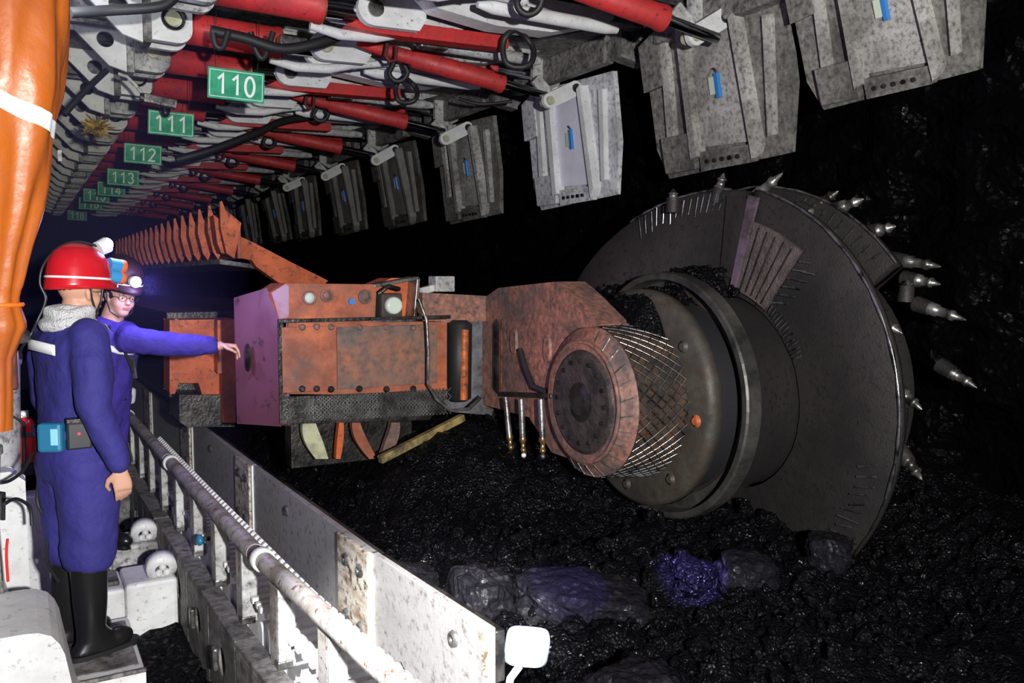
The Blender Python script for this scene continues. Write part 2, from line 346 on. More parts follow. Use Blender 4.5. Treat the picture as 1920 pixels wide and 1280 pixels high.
# ------------------------------------------------------------------ roof supports
def circ(cx, cy, r, a0, a1, n): return [(cx+r*math.cos(math.radians(a0+(a1-a0)*i/n)), cy+r*math.sin(math.radians(a0+(a1-a0)*i/n))) for i in range(n+1)]
def make_support():
    root = empty('roof_support')
    W = M['white']; WD = M['white_mid']
    b = MB().box(-2.1, 4.15, -.95, .95, 3.72, 3.80)
    b.box(2.2, 4.28, -.85, .85, 3.62, 3.72).box(-2.1, 2.2, -.95, -.9, 3.6, 3.72).box(-2.1, 2.2, .9, .95, 3.6, 3.72)
    b.build('canopy', M['white_dark'], root, .008)
    for k, y in enumerate((-.62, .42)):
        # pale hollow beams running back from the bracket
        if not k: MB().prism([(-1.9, 3.42), (.35, 3.60), (.35, 3.72), (-1.9, 3.72)], 1, y+.14, y+.34).build('rear_beam', WD, root, .012)
        MB().box(-1.9, .55, y+.04, y+.07, 3.63, 3.70).build('beam_flange', W, root, .004)
        plate = [(.46, 3.70), (.46, 3.60), (.52, 3.54), (.72, 3.36), (.82, 3.34), (.84, 3.70)]
        MB().holed([(.46, 3.72), (.46, 3.62), (.70, 3.375), (.84, 3.335), (.84, 3.72)], (.68, 3.575), .062, 1, y-.02, y+.02).build('bracket_plate', W, root, .004)
        MB().box(.83, .885, y-.06, y+.16, 3.33, 3.72).build('bracket_web', M['white_dark'] if k else WD, root, .008)
        blk = [(.88, 3.70), (.88, 3.345)]+circ(1.05, 3.44, .10, -90, 0, 5)+[(1.15, 3.70)]
        MB().prism(blk, 1, y-.10, y-.03).prism(blk, 1, y+.13, y+.18).build('pin_lug', W if k else WD, root, .006)
        MB().lathe([(0, .052), (.4, .052), (.5, .045), (1, .045)], (1.02, y-.125, 3.50), (1.02, y+.1, 3.50), 20).build('hinge_pin', M['cream'], root)
        if k: MB().lathe([(0, .082), (.6, .082), (.61, .06), (0, .06), (0, .082)], (1.02, y-.128, 3.50), (1.02, y-.108, 3.50), 20, False).build('retaining_ring', M['darksteel'], root)
        # fat red ram, chrome rod, white clevis
        zr = 3.49
        MB().lathe([(0, .08), (.03, .095), (.16, .095), (.17, .112), (.94, .112), (.95, .119), (1, .119)], (1.0, y+.03, zr), (1.80, y+.03, zr-.02), 26).build('ram_cylinder', M['red'], root)
        MB().lathe([(0, .113), (1, .113)], (1.79, y+.03, zr-.02), (1.808, y+.03, zr-.02), 26).build('gland_ring', M['brass'], root)
        MB().cyl((1.8, y+.03, zr-.02), (2.06, y+.03, zr-.02), .075, n=22).build('ram_rod', M['chrome'], root)
        cl = circ(2.12, zr-.02, .11, 90, 270, 8)+[(2.45, zr-.12), (2.50, zr-.04), (2.50, zr+.10)]
        MB().prism(cl, 1, y-.09, y-.03).prism(cl, 1, y+.09, y+.15).build('clevis', W, root, .008)
        MB().cyl((2.13, y-.11, zr-.02), (2.13, y+.17, zr-.02), .055, n=18).build('clevis_pin', M['cream'] if k else M['steel'], root)
        # white box struts with a bellied underside, towards the tip
        y2 = y-.18
        und = [(2.35, 3.60), (2.50, 3.48), (2.95, 3.43), (3.40, 3.45), (3.75, 3.55), (3.95, 3.62), (3.95, 3.68), (2.35, 3.68)]
        MB().prism(und, 1, y2-.10, y2+.07, True).build('extension_strut', WD if k else W, root, .015)
        MB().tube([(1.75, y2+.30, 3.36), (1.95, y2+.30, 3.33), (2.2, y2+.28, 3.34), (2.4, y2+.28, 3.39), (2.8, y2+.27, 3.46)], [.028, .038, .038, .03, .026], 10).build('white_pipe', W, root)
        MB().lathe([(0, .03), (.05, .05), (.6, .05), (.62, .038), (1, .038)], (1.9, y+.28, 3.50), (2.9, y+.28, 3.47), 14).build('white_tube', W, root)
        MB().lathe([(0, .02), (.1, .045), (.9, .045), (1, .03)], (2.6, y+.36, 3.42), (3.7, y+.36, 3.42), 14).build('white_tube', W if k else WD, root)
        MB().prism([(1.9, 3.58), (2.1, 3.50), (2.9, 3.50), (3.05, 3.60), (2.95, 3.66), (1.9, 3.66)], 1, y+.22, y+.27).build('side_plate', W, root, .006)
    for y in (-.80, -.05, .66):
        MB().tube([(1.2, y, 3.62), (1.9, y, 3.60), (2.6, y+.02, 3.58), (3.3, y, 3.60)], .042, 10).build('hose_bundle', WD, root)
    # slender red jacks to the tip
    yj = .50
    MB().lathe([(0, .04), (.1, .055), (.3, .055), (.32, .072), (.97, .072), (.98, .08), (1, .08)], (2.2, yj, 3.56), (3.70, yj, 3.52), 18).build('tip_jack', M['red'], root)
    MB().cyl((3.70, yj, 3.52), (4.32, yj, 3.50), .042, n=14).build('tip_jack_rod', M['chrome'], root)
    MB().lathe([(0, .03), (.15, .05), (.35, .055), (.36, .075), (.95, .078), (.97, .085), (1, .085)], (2.3, .10, 3.46), (3.55, .10, 3.30), 18).build('guard_jack', M['red'], root)
    MB().cyl((3.55, .10, 3.30), (4.0, .10, 3.24), .036, n=14).build('guard_jack_rod', M['chrome'], root)
    MB().prism([(1.95, 3.36), (2.1, 3.44), (3.2, 3.46), (3.2, 3.37), (2.2, 3.34)], 1, -.62, -.50).build('red_strut', M['red'], root, .012)
    MB().prism([(1.75, 3.58), (3.1, 3.62), (3.15, 3.54), (1.9, 3.50)], 1, -.3, -.18).build('red_rail', M['red_dark'], root, .01)
    # tip yoke and lug
    MB().holed([(4.02, 3.70), (4.02, 3.42), (4.16, 3.34), (4.30, 3.42), (4.34, 3.70)], (4.20, 3.48), .035, 1, yj-.13, yj-.08).build('tip_lug', WD, root, .008)
    MB().holed([(4.18, 3.72), (4.18, 3.42), (4.44, 3.38), (4.50, 3.50), (4.46, 3.72)], (4.36, 3.52), .05, 1, -.70, -.56).build('tip_lug', M['white_dark'], root, .01)
    MB().box(4.12, 4.22, -.55, .9, 3.40, 3.62).build('tip_beam', M['white_dark'], root, .015)
    # hoses, hooks
    for (x, y, s) in ((2.75, .35, .13),):
        pts = [(x+s*.5*math.cos(a)+.0, y+.08*math.sin(a*.5), 3.42-s*.5+s*.55*math.sin(a)) for a in [PI*(1-i/10)*1.0+PI for i in range(11)]]
        pts = [(x-s*.45, y, 3.6)]+pts+[(x+s*.45, y+.05, 3.6)]
        MB().tube(pts, .022, 8).build('hose_loop', M['rubber'], root)
    MB().tube([(2.46, -.1, 3.44), (2.44, -.1, 3.34), (2.47, -.1, 3.30), (2.52, -.1, 3.31), (2.53, -.1, 3.42)], .016, 8).build('hook', M['red_dark'], root)
    for s, z in ((-.5, 3.58),):
        pts = [(.7+.28*i, s+.12*math.sin(i*1.3+s*9), z-.05*math.sin(i*.9)+.03*math.cos(i*2.1)) for i in range(13)]
        MB().tube(pts, .019, 7).build('hose', M['rubber'], root)
    MB().box(1.7, 1.9, .05, .15, 3.36, 3.43).build('valve_block', M['steel'], root, .01)
    MB().box(2.60, 2.82, -.4, -.30, 3.36, 3.43).build('valve_block', M['steel'], root, .01)
    return root
def make_guard(parent, key):
    m = M[key]; mp = M[key+'p']; mr = M['white'] if key == 'guard_clean' else mp
    g = MB(); Wd = .70
    g.prism([(-Wd, .02), (-Wd, -.55), (-Wd*.86, -.98), (Wd*.86, -1.03), (Wd, -.80), (Wd*.98, -.05), (Wd*.62, .10), (Wd*.3, .06)], 0, 0, .045)
    o = g.build('face_guard', m, parent, .006)
    cp = MB().prism([(-.34, -.10), (-.30, -.86), (.17, -.84), (.14, -.08)], 0, -.035, 0).build('centre_panel', mp, o, .005)
    MB().prism([(-.34, -.02), (-.40, -.9), (-.345, -.98), (-.285, -.05)], 0, -.09, 0).build('guard_rib', mr, o, .01)
    MB().prism([(.14, .06), (.17, -.90), (.235, -.92), (.215, .05)], 0, -.10, 0).build('guard_rib', mr, o, .01)
    MB().prism([(.38, .06), (.42, -.60), (.47, -.95), (.53, -.92), (.49, -.5), (.44, .06)], 0, -.05, 0).build('guard_rib', mr, o, .01)
    MB().prism([(-.60, -.10), (-.52, -.85), (-.47, -.85), (-.54, -.10)], 0, -.05, 0).build('guard_rib', mr, o, .01)
    MB().prism([(.46, .06), (.46, -.34), (.69, -.36), (.68, -.02)], 0, -.06, 0).build('wing_plate', m, o, .008)
    MB().box(-.075, 0, .22, .56, -.99, -.72).build('corner_plate', m, o, .01)
    MB().prism([(-.32, -.88), (-.32, -1.0), (.18, -1.01), (.18, -.87)], 0, -.06, -.0).build('lower_lip', m, o, .006)
    for k in range(5): MB().cyl((-.075, -.20+.075*k, -.945), (-.058, -.20+.075*k, -.945), .016, n=8).build('bolt', M['darksteel'], o)
    MB().box(-.055, -.035, -.06, .0, -.50, -.38).build('label_plate', M['paper'], o, .003)
    MB().box(-.062, -.035, -.10, -.06, -.53, -.36).build('label_plate', M['bluelabel'], o, .006)
    MB().tube([(-.05, -.09, -.36), (-.07, -.085, -.33), (-.05, -.05, -.33)], .006, 6).build('label_clip', M['darksteel'], o)
    return o
def link_plate(parent, x, y, z):
    L = [(x-.0, z)]
    c = circ(x, z, .065, 100, 280, 7)+circ(x+.28, z+.10, .065, -80, 100, 7)
    MB().prism(c, 1, y-.06, y-.02, True).build('link_plate', M['white'], parent, .004)
    MB().cyl((x, y-.075, z), (x, y+.05, z), .038, n=14).build('link_pin', M['cream'], parent)
    MB().cyl((x+.28, y-.075, z+.10), (x+.28, y+.05, z+.10), .038, n=14).build('link_pin', M['darksteel'], parent)
    MB().bar((x+.06, y+.0, z+.02), (x-.08, y+.02, z+.20), .05, .10).build('link_arm', M['white_mid'], parent, .01)
proto = make_support()
nums = {1: 110, 2: 111, 3: 112, 4: 113, 5: 114, 6: 115, 7: 116, 9: 118}
guard_m = {-1: 'guard_mid', 0: 'guard_mid', 1: 'guard_clean', 2: 'guard_mid', 3: 'guard_dark', 4: 'guard_dark'}
guard_t = {-1: (.35, .80, .15), 0: (.20, .15, .1), 1: (.12, 0, 0), 2: (.14, 0, -.03)}
look = {-1: 'nearest, its guard cut off by the photo top', 0: 'whose dirty guard hangs just above the drum', 1: 'with the cleanest pale guard, behind sign 110',
        2: 'with the greyish guard behind sign 111', 3: 'with the first dark guard left of the greyish one', 4: 'with the second dark guard left of the greyish one', 5: 'two past the dark guards, over the tiny signs', 6: 'sixth past the pale guard', 7: 'over the tiny sign ending in six',
        8: 'just short of the faintest sign', 9: 'over the faintest far sign', 10: 'just past the faintest far sign', 11: 'farthest down the dark face'}
for n in range(-1, 12):
    r = proto if n == -1 else copy_tree(proto)
    r.location = (0, 6.2+2.05*(n-1), 0)
    tag(r, 'hydraulic roof support '+look[n], 'roof support', 'hydraulic roof supports along the coal face')
for n in range(-1, 12):
    r = [o for o in COL.objects if o.name.startswith('roof_support') and abs(o.location.y-(6.2+2.05*(n-1))) < .01][0]
    tl, dy, dz = guard_t.get(n, (.16+.05*math.sin(n*2.3), 0, 0))
    gd = make_guard(r, guard_m.get(n, 'guard_dark')) if n < 5 else None
    if n >= 5:
        if n == 5: gproto = make_guard(r, 'guard_dark'); gd = gproto
        else: gd = copy_tree(gproto, r)
    gd.location = (4.30+{0: -.1, -1: -.25}.get(n, 0), .27+dy, 3.36+dz); gd.rotation_euler = (0, -tl, 0)
    if n == -1: gd.scale = (.82, .82, .82)
    link_plate(gd, -.33, -.17, -.13)

# ------------------------------------------------------------------ number signs
def arc(cx, cy, rx, ry, a0, a1, n=14): return [(cx+rx*math.cos(math.radians(a0+(a1-a0)*i/n)), cy+ry*math.sin(math.radians(a0+(a1-a0)*i/n))) for i in range(n+1)]
GL = {'0': [arc(.25, .5, .21, .46, 90, 450, 28)], '1': [[(.08, .72), (.30, .95), (.30, .03)]],
      '2': [arc(.25, .72, .20, .22, 170, -30, 14)+[(.05, .05), (.48, .05)]], '3': [arc(.24, .73, .19, .22, 160, -90, 14), arc(.24, .27, .21, .235, 90, -160, 14)],
      '4': [[(.50, .28), (.03, .28), (.36, .95), (.36, .03)]], '5': [[(.44, .94), (.11, .94), (.07, .50)]+arc(.25, .32, .21, .27, 130, -160, 16)],
      '6': [arc(.26, .31, .20, .26, 180, -180, 24), arc(.40, .31, .34, .64, 180, 98, 12)], '8': [arc(.25, .72, .18, .21, 90, 450, 20), arc(.25, .28, .21, .25, 90, 450, 22)]}
def digit(ch, h, m, parent, x, z):
    mb = MB(); w_ = .055*h*1.1
    for st in GL[ch]:
        P = [V(x+p[0]*h, 0, z+p[1]*h) for p in st]; vs = []; cl = (P[0]-P[-1]).length < 1e-4
        for i, p in enumerate(P):
            if cl: d = P[(i+1) % (len(P)-1)]-P[(i-1) % (len(P)-1)]; k = 1
            else:
                a = (P[i]-P[i-1]).normalized() if i else None; b = (P[i+1]-P[i]).normalized() if i < len(P)-1 else None
                d = (a or b)+(b or a); k = 1/max(.5, d.length/2)
            n_ = V(-d.z, 0, d.x).normalized()*w_*k
            for yy in (-.0085, -.005): vs += [p+n_+V(0, yy, 0), p-n_+V(0, yy, 0)]
        fs = []
        for i in range(len(P)-1):
            a = 4*i; b = a+4
            fs += [(a, a+1, b+1, b), (a+2, b+2, b+3, a+3), (a, b, b+2, a+2), (a+1, a+3, b+3, b+1)]
        mb.add(vs, fs)
    return mb.build('digit', m, parent)
SP = {110: (443, 160, 6.34), 111: (321, 232, 8.25), 112: (268, 289, 10.3), 113: (231, 333, 12.4), 114: (209, 355, 14.4), 115: (181, 367, 15.4), 116: (170, 382, 17.2), 118: (145, 404, 21.0)}
for num, (px, py, Y) in SP.items():
    p = onp(1, px, py, Y); t = empty('number_sign', p, 0); t.rotation_euler = (0, math.radians(2.5), math.radians(-8))
    sw, sh = (.385, .215)
    MB().box(-sw/2, sw/2, -.004, .004, -sh/2, sh/2).build('sign_plate', M['green'], t, .002)
    f = MB(); a, b = sw/2-.012, sh/2-.014
    for (x0, x1, z0, z1) in ((-a, a, b-.004, b), (-a, a, -b, -b+.004), (-a, -a+.004, -b, b), (a-.004, a, -b, b)): f.box(x0, x1, -.0065, -.004, z0, z1)
    f.build('border', M['signwhite'], t)
    for i_, ch_ in enumerate(str(num)): digit(ch_, .145, M['signwhite'], t, -.140+.098*i_+(.006 if ch_ == '1' else 0), -.074)
    for s in (-1, 1): MB().tube([(s*.14, 0, sh/2), (s*.15, 0, sh/2+.12), (s*.14, .01, 3.72-p.z)], .003, 5).build('hanger_wire', M['darksteel'], t)
    tag(t, {110: 'largest green number sign, reading one hundred ten', 111: 'second green sign, partly covered on top by a black dome fitting', 112: 'third nearest green number sign, ending in digit two', 113: 'small green number sign ending in digit three',
            114: 'small green number sign ending in digit four', 115: 'tiny green sign ending in digit five, overlapped by its neighbours', 116: 'tiny green sign ending in digit six', 118: 'faintest, farthest green number sign, ending in digit eight'}[num], 'sign', 'green number signs along the face')

# loose hoses and small fittings under the canopies
def hose(pts, r, m, label, name='hydraulic_hose', cat='hose'):
    P = [Vector(p) for p in pts]; out = []
    for i in range(len(P)-1):
        a, b, c, d = P[max(i-1, 0)], P[i], P[i+1], P[min(i+2, len(P)-1)]
        for k in range(6):
            t = k/6; out.append(.5*((2*b)+(c-a)*t+(2*a-5*b+4*c-d)*t*t+(3*b-a-3*c+d)*t**3))
    out.append(P[-1]); return tag(MB().tube(out, r, 9).build(name, m), label, cat)
hose([onp(1, 395, 58, 5.85), onp(1, 460, 72, 5.85), onp(1, 530, 92, 5.85), onp(1, 600, 80, 5.85), onp(1, 660, 58, 5.9), onp(1, 730, 40, 5.9)], .036, M['rubber'], 'thick black hose sagging below the nearest big red ram')
hose([onp(1, 130, 24, 5.3), onp(1, 200, 20, 5.4), onp(1, 300, 12, 5.4), onp(1, 330, -10, 5.4)], .03, M['rubber'], 'black hose across the white beams at the top left')
hose([onp(1, 400, 62, 5.8), onp(1, 405, 85, 5.8), onp(1, 418, 88, 5.8), onp(1, 428, 60, 5.8)], .02, M['rubber'], 'short black hose loop beside the second red ram')
hose([onp(1, 470, 60, 5.9), onp(1, 480, 95, 5.9), onp(1, 495, 108, 5.9), onp(1, 512, 60, 5.9)], .02, M['rubber'], 'black hose loop hanging above sign 110')
hose([onp(1, 330, 300, 8.9), onp(1, 400, 280, 8.9), onp(1, 480, 250, 9.0), onp(1, 540, 225, 9.2), onp(1, 640, 215, 9.4)], .04, M['rubber'], 'thick black hose crossing behind signs 111 and 112')
hose([onp(1, 120, 215, 7.0), onp(1, 160, 170, 7.1), onp(1, 200, 132, 7.2)], .022, M['rubber'], 'black hose slanting in front of the white bracket plates')
hose([onp(1, 860, 185, 7.2), onp(1, 900, 195, 7.1), onp(1, 960, 190, 7.0)], .015, M['rubber'], 'thin black hose under the red jack of support 110')
def ring_hose(px, py, Y, r, label):
    c = onp(1, px, py, Y); pts = [c+V(r*math.cos(a)*(1+.1*math.sin(3*a)), .04*math.sin(2*a), r*math.sin(a)) for a in [2*PI*i/18 for i in range(20)]]
    tag(MB().tube(pts, .022, 8).build('coiled_hose', M['rubber']), label, 'hose')
ring_hose(762, 170, 6.8, .10, 'coil of black hose round the lower red jack of support 110')
ring_hose(972, 92, 5.4, .13, 'large black hose loop below the upper red jacks')
# lamp fitting near sign 111
t = empty('support_lamp_fitting', onp(1, 300, 190, 7.4)); t.scale = (.78, .78, .78)
MB().box(-.16, .16, -.05, .05, -.045, .045).build('housing', M['steel'], t, .01, rot=(0, .12, 0))
MB().cyl((-.19, 0, .02), (-.15, 0, .015), .05, n=14).build('end_cap', M['darksteel'], t)
MB().box(-.14, .14, -.055, -.05, -.02, .035)  .build('tube_cover', M['white_dark'], t, .004, rot=(0, .12, 0))
MB().tube([(-.15, 0, .04), (-.22, .02, .14), (-.30, .03, .22), (-.38, .03, .24)], .018, 8).build('arm', M['white_mid'], t)
tag(t, 'grey rectangular lamp fitting on a bent arm above sign 111', 'lamp')
t = empty('dome_camera', onp(1, 310, 207, 8.0))
MB().lathe([(0, .04), (.5, .045), (1, .03)], (0, 0, -.01), (0, 0, .06), 18).build('mount', M['blackplastic'], t)
MB().ball((0, 0, -.02), .036).build('dome', M['blackplastic'], t); tag(t, 'small black dome fitting at the top of sign 111', 'camera')
mb = MB()
for i in range(46):
    a = random.uniform(0, 6.28); e = random.uniform(-.9, .9); d = V(math.cos(a)*math.cos(e), .6*math.sin(a)*math.cos(e), math.sin(e)); q = V(random.uniform(-1, 1), random.uniform(-1, 1), random.uniform(-1, 1)).normalized()*.03
    c = d*.03; mb.add([c-q, c+d*.10+q*.3, c+d*.12-q*.4, c+q], [(0, 1, 2), (0, 2, 3)])
tag(mb.build('yellow_rag', M['yellow'], loc=onp(1, 184, 240, 8.4)), 'crumpled yellow rag tied to a white bracket', 'rag')

# ------------------------------------------------------------------ conveyor: pans, rail, side plates
def q_off(y):
    T = [(-.7, .30), (1.35, .145), (2.4, .082), (3.4, .034), (5.45, 0), (7.5, -.02), (9.55, -.075), (11.6, -.12), (13.7, -.15), (16, -.17)]
    for (a, u), (b, v) in zip(T, T[1:]):
        if y <= b: return u+(v-u)*(y-a)/(b-a)
    return T[-1][1]
LB = 2.05
pan_words = ['nearest conveyor trough section, brightly lit with its plate ending by the white lamp', 'conveyor trough section from the first to the second pipe collar', 'conveyor trough section beside the pointing man',
             'conveyor trough section just past the pointing man', 'conveyor trough section far behind the pointing man']
for k in range(5):
    y0 = 1.35+LB*k; y1 = y0+LB; x0, x1 = q_off(y0), q_off(y1); ang = math.atan2(-(x1-x0), y1-y0)
    t = empty('conveyor_section', (x0, y0, 0), ang); tag(t, pan_words[k], 'conveyor', 'conveyor trough sections')
    s0 = 1.06 if k == 0 else .01
    e = LB-.015
    jl = e-.36 if k == 0 else e-.42   # joint plate occupies the far end of near pan
    b = MB().box(1.255, 1.285, s0, e, -.05, .50); b.build('side_plate', M['board'], t, .004)
    MB().box(1.285, 1.325, s0, e, .30, .485).build('backing_plate', M['darksteel'], t, .006)
    MB().box(1.232, 1.255, .02 if k else s0, .40 if k else s0+.01, .0, .496).build('joint_plate', M['joint'], t, .004)
    MB().box(1.244, 1.255, e-.01, e+.012, .0, .498).build('seam_edge', M['signwhite'], t, .002)
    for (yy, zz) in ((.10, .40), (.28, .40), (.10, .14), (.28, .14), (1.3, .38)):
        if k == 0 and yy < s0: continue
        xx = 1.232 if yy < .4 else 1.255
        MB().lathe([(0, .032), (1, .024), (1, .014), (.2, .012)], (xx, yy, zz), (xx-.014, yy, zz), 14).build('bolt_head', M['steel'], t)
    MB().box(1.285, 1.70, s0, e, .02, .06).build('trough_floor', M['darksteel'], t)
    # cable trough: floor, slats, inner upright
    MB().box(.80, 1.24, .01, e, -.06, -.03).build('trough_shelf', M['white_mid'], t, .004)
    ns = 28
    for i in range(ns):
        y = .04+i*(LB/ns)
        MB().box(.765, .985, y, y+.034, .335, .362).build('slat', M['white'], t, .006) if k < 3 else None
    MB().box(.955, .972, .01, e, .26, .335).build('slat_rail', M['white_mid'], t, .003)
    if k < 3:
        for i in range(ns):
            y = .04+i*(LB/ns); MB().bar((.975, y+.017, .35), (1.005, y+.017, .375), .026, .022).build('rack_tooth', M['white'], t, .004)
    # lower beam with slots
    bm = MB()
    for s in range(4):
        a, b2 = .01+s*.51, .01+(s+1)*.51-.02
        bm.holed([(a, -.16), (b2, -.16), (b2, .215), (a, .215)], ((a+b2)/2, .06), .06, 0, .665, .70, 16)
    bm.build('lower_beam', M['white_dark'], t, .004)
    MB().box(.665, .752, .01, e, .215, .24).build('beam_shelf', M['white_dark'], t, .005)
    MB().box(.72, .74, .01, e, -.16, .21).build('beam_back', M['darksteel'], t)
    for s in range(4):
        y = .18+s*.51
        MB().box(.735, .75, y, y+.085, .24, .56).build('post', M['pipe'], t, .004)
        MB().box(.735, .80, y-.016, y, .24, .56).build('post_flange', M['white_mid'], t, .003)
        MB().box(.73, .79, y-.02, y+.02, .235, .27).build('foot_bolt', M['steel'], t, .006)
        for m_ in (0, 1):
            yy = y+.20+m_*.085
            rr = [(yy, .06), (yy, .27), (yy+.015, .30), (yy+.05, .30), (yy+.065, .27), (yy+.065, .06)]
            MB().prism(rr, 0, .765, .93, True).build('carrier_link', M['white_plastic'] if k < 2 else M['white_mid'], t, .012)
        MB().box(.64, .665, y+.12, y+.17, .0, .10).build('beam_lug', M['steel'], t, .01)
t = empty('hose_clip', onp(0, 374, 1012, .74)); MB().ball((0, 0, 0), .02, .035, .028).build('clip_body', M['teal'], t); MB().bar((0, 0, 0), (.06, 0, .0), .01, .02).build('clip_tab', M['darksteel'], t)
tag(t, 'small dark green clip on a conveyor post', 'clip')
rw = ['nearest length of worn white pipe rail above the conveyor', 'worn white pipe rail length between the two collars', 'pipe rail length beside the pointing man', 'far pipe rail length past the pointing man', 'farthest pipe rail length']
for k in range(3):
    y0 = 1.35+LB*k; y1 = y0+LB; x0, x1 = q_off(y0)+.757, q_off(y1)+.757
    t = empty('pipe_rail', (x0, y0, .585), math.atan2(-(x1-x0), y1-y0)); tag(t, rw[k], 'pipe', 'pipe rails along the conveyor')
    MB().lathe([(0, .036), (1, .036)], (0, .03, 0), (0, LB-.03, 0), 20).build('pipe', M['pipe'], t)
    MB().lathe([(0, .036), (0, .046), (.9, .046), (1, .041)], (0, LB-.09, 0), (0, LB-.035, 0), 20, False).build('collar', M['white'], t)
    MB().cyl((0, LB-.04, 0), (0, LB+.04, 0), .033, n=18).build('coupling', mat('brown_coupling', (.10, .065, .045), .6) if k == 0 else bpy.data.materials['brown_coupling'], t)

# white lamp head at the end of the side plate
t = empty('white_lamp_head', onp(1, 988, 1213, 2.45)); tag(t, 'bright white rounded square lamp head at the end of the side plate', 'lamp')
R = []
MB().loft([((0, y, 0), (a, 0, 0), (0, 0, a*1.08), .45) for y, a in ((-.02, .066), (-.012, .076), (.012, .076), (.02, .066))], 28).build('lamp_body', mat('pale_blue_shell', (.50, .56, .72), .4), t, rot=(.35, .1, -.5))
MB().loft([((0, y, 0), (a, 0, 0), (0, 0, a), .45) for y, a in ((-.026, .056), (-.02, .062))], 28).build('lamp_cover', mat('pale_blue_cover', (.36, .44, .62), .3), t, rot=(.35, .1, -.5))
MB().tube([(-.03, 0, -.06), (-.06, .01, -.10), (-.08, 0, -.16), (-.1, 0, -.3)], .014, 8).build('lamp_stem', M['white_plastic'], t)

# ------------------------------------------------------------------ support bases and walkway things
def base_unit(Y, k, words):
    t = empty('pontoon_casting', (0, Y, 0)); tag(t, words, 'base', 'white base castings of the roof supports')
    W = M['white'] if k < 2 else M['white_mid']
    if k == 0:
        MB().prism([(-1.6, -.25), (-1.6, .45), (-.02, .44), (.02, .435), (.06, .415), (.085, .38), (.10, .34), (.12, .22), (.14, .10), (.155, .03), (.18, -.02), (.22, -.05), (.42, -.06), (.42, -.25)], 1, -.62, -.12).build('front_casting', W, t, .02)
    MB().prism([(-1.0, -.2), (-1.0, .95), (-.12, .95), (-.10, .3), (-.05, .10), (.03, .02), (.12, 0), (.42, 0), (.42, -.2)], 1, -.12 if k == 0 else .2, .55).build('deck', W, t, .012)
    MB().prism([(.0, .0), (.0, .75), (-.06, .80), (-.3, .80), (-.3, 0)], 1, .50, .62).build('side_cheek', W, t, .015)
    MB().box(.06, .40, -.05, .50, .0, .006).build('tread_plate', M['white_dark'], t, .002)
    MB().tube(spline([(-.11, -.125, .9), (-.09, -.125, .3), (-.04, -.125, .10), (.04, -.125, .02), (.14, -.125, .005), (.42, -.125, .005)]), .010, 6).build('deck_rim', M['white_dark'], t)
    return t
base_unit(4.0, 0, 'big white support base casting under the red-helmeted man')
def ram_block(Y, m, words):
    t = empty('push_ram_block', (0, Y, 0)); tag(t, words, 'base', 'white push ram blocks on the walkway')
    MB().box(.10, .42, .0, .34, -.16, .11).box(.42, .67, -.02, .30, -.18, .13).build('block_body', m, t, .02)
    MB().box(.16, .40, .06, .26, .11, .135).build('cover_plate', M['white_dark'], t, .006)
    MB().lathe([(0, .035), (0, .075), (1, .075), (1, .035), (0, .035)], (.60, .02, .17), (.60, .08, .20), 18, False).build('eye_ring', M['white'], t)
    for i in range(3): MB().ball((.585+.02*i, .035, .15+.03*(i % 2)), .02, n=10, m=6).build('chain_knob', M['white'], t)
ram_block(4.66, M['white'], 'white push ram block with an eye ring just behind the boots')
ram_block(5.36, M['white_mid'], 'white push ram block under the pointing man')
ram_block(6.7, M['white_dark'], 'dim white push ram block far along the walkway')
# hydraulic column pots on the left
for (x, y, z0, z1, r, wds) in ((-.22, 4.35, .55, .95, .13, 'white cylindrical leg foot at the left edge, upper one'), (-.30, 4.15, .20, .60, .15, 'white cylindrical leg foot at the left edge, lower one'), (-.12, 5.2, .55, 1.3, .12, 'grey hydraulic leg behind the red-helmeted man')):
    t = empty('hydraulic_prop', (x, y, z0)); tag(t, wds, 'hydraulic prop')
    h = z1-z0
    MB().lathe([(0, r*.8), (.1, r*.85), (.9, r), (.92, r*1.08), (1, r*1.08)], (0, 0, 0), (0, 0, h), 24).build('leg_pot', M['white_mid'], t)
    MB().cyl((0, 0, h), (0, 0, h+.25), r*.62, n=20).build('leg_rod', M['steel'], t)
    MB().tube([(r, -.05, h*.2), (r*1.05, -r*.5, h*.5), (r*.4, -r*1.1, h*.6), (-r*.5, -r, h*.4)], .009, 6).build('leg_hose', M['rubber'], t)
t = empty('stone_step', (0, 4.75, 0))
t.name = 'side_housing'; tag(t, 'stepped white metal housing left of the red-helmeted man', 'housing')
MB().box(-.55, -.16, .0, .35, .3, .62).box(-.16, -.02, .05, .35, .3, .48).build('housing_body', M['white'], t, .015)
MB().box(-.50, -.2, -.01, .0, .42, .58).build('cover', M['white_mid'], t, .005)
MB().box(-.06, .12, .46, .62, -.1, .515).build('pedestal', M['white'], t, .01)
hose([onp(1, 68, 790, 4.5), onp(1, 76, 870, 4.4), onp(1, 70, 940, 4.3), onp(1, 90, 985, 4.3), onp(1, 88, 1050, 4.2), onp(1, 110, 1090, 4.1)], .008, M['rubber'], 'thin black hose hanging down left of the man in the red helmet')
hose([onp(1, 14, 1010, 3.6), onp(1, 12, 1040, 3.6), onp(1, 15, 1090, 3.6)], .005, M['exred'], 'thin red tube beside the white base casting')
hose([onp(1, 0, 905, 3.9), onp(1, 20, 900, 4.0), onp(1, 45, 880, 4.1), onp(1, 60, 850, 4.2)], .007, M['rubber'], 'black hose at the left edge above the base casting')
hose([onp(1, 8, 945, 3.8), onp(1, 30, 935, 3.9), onp(1, 55, 950, 4.0), onp(1, 60, 985, 4.0)], .007, M['rubber'], 'black hose curling over the white casting at the left edge')
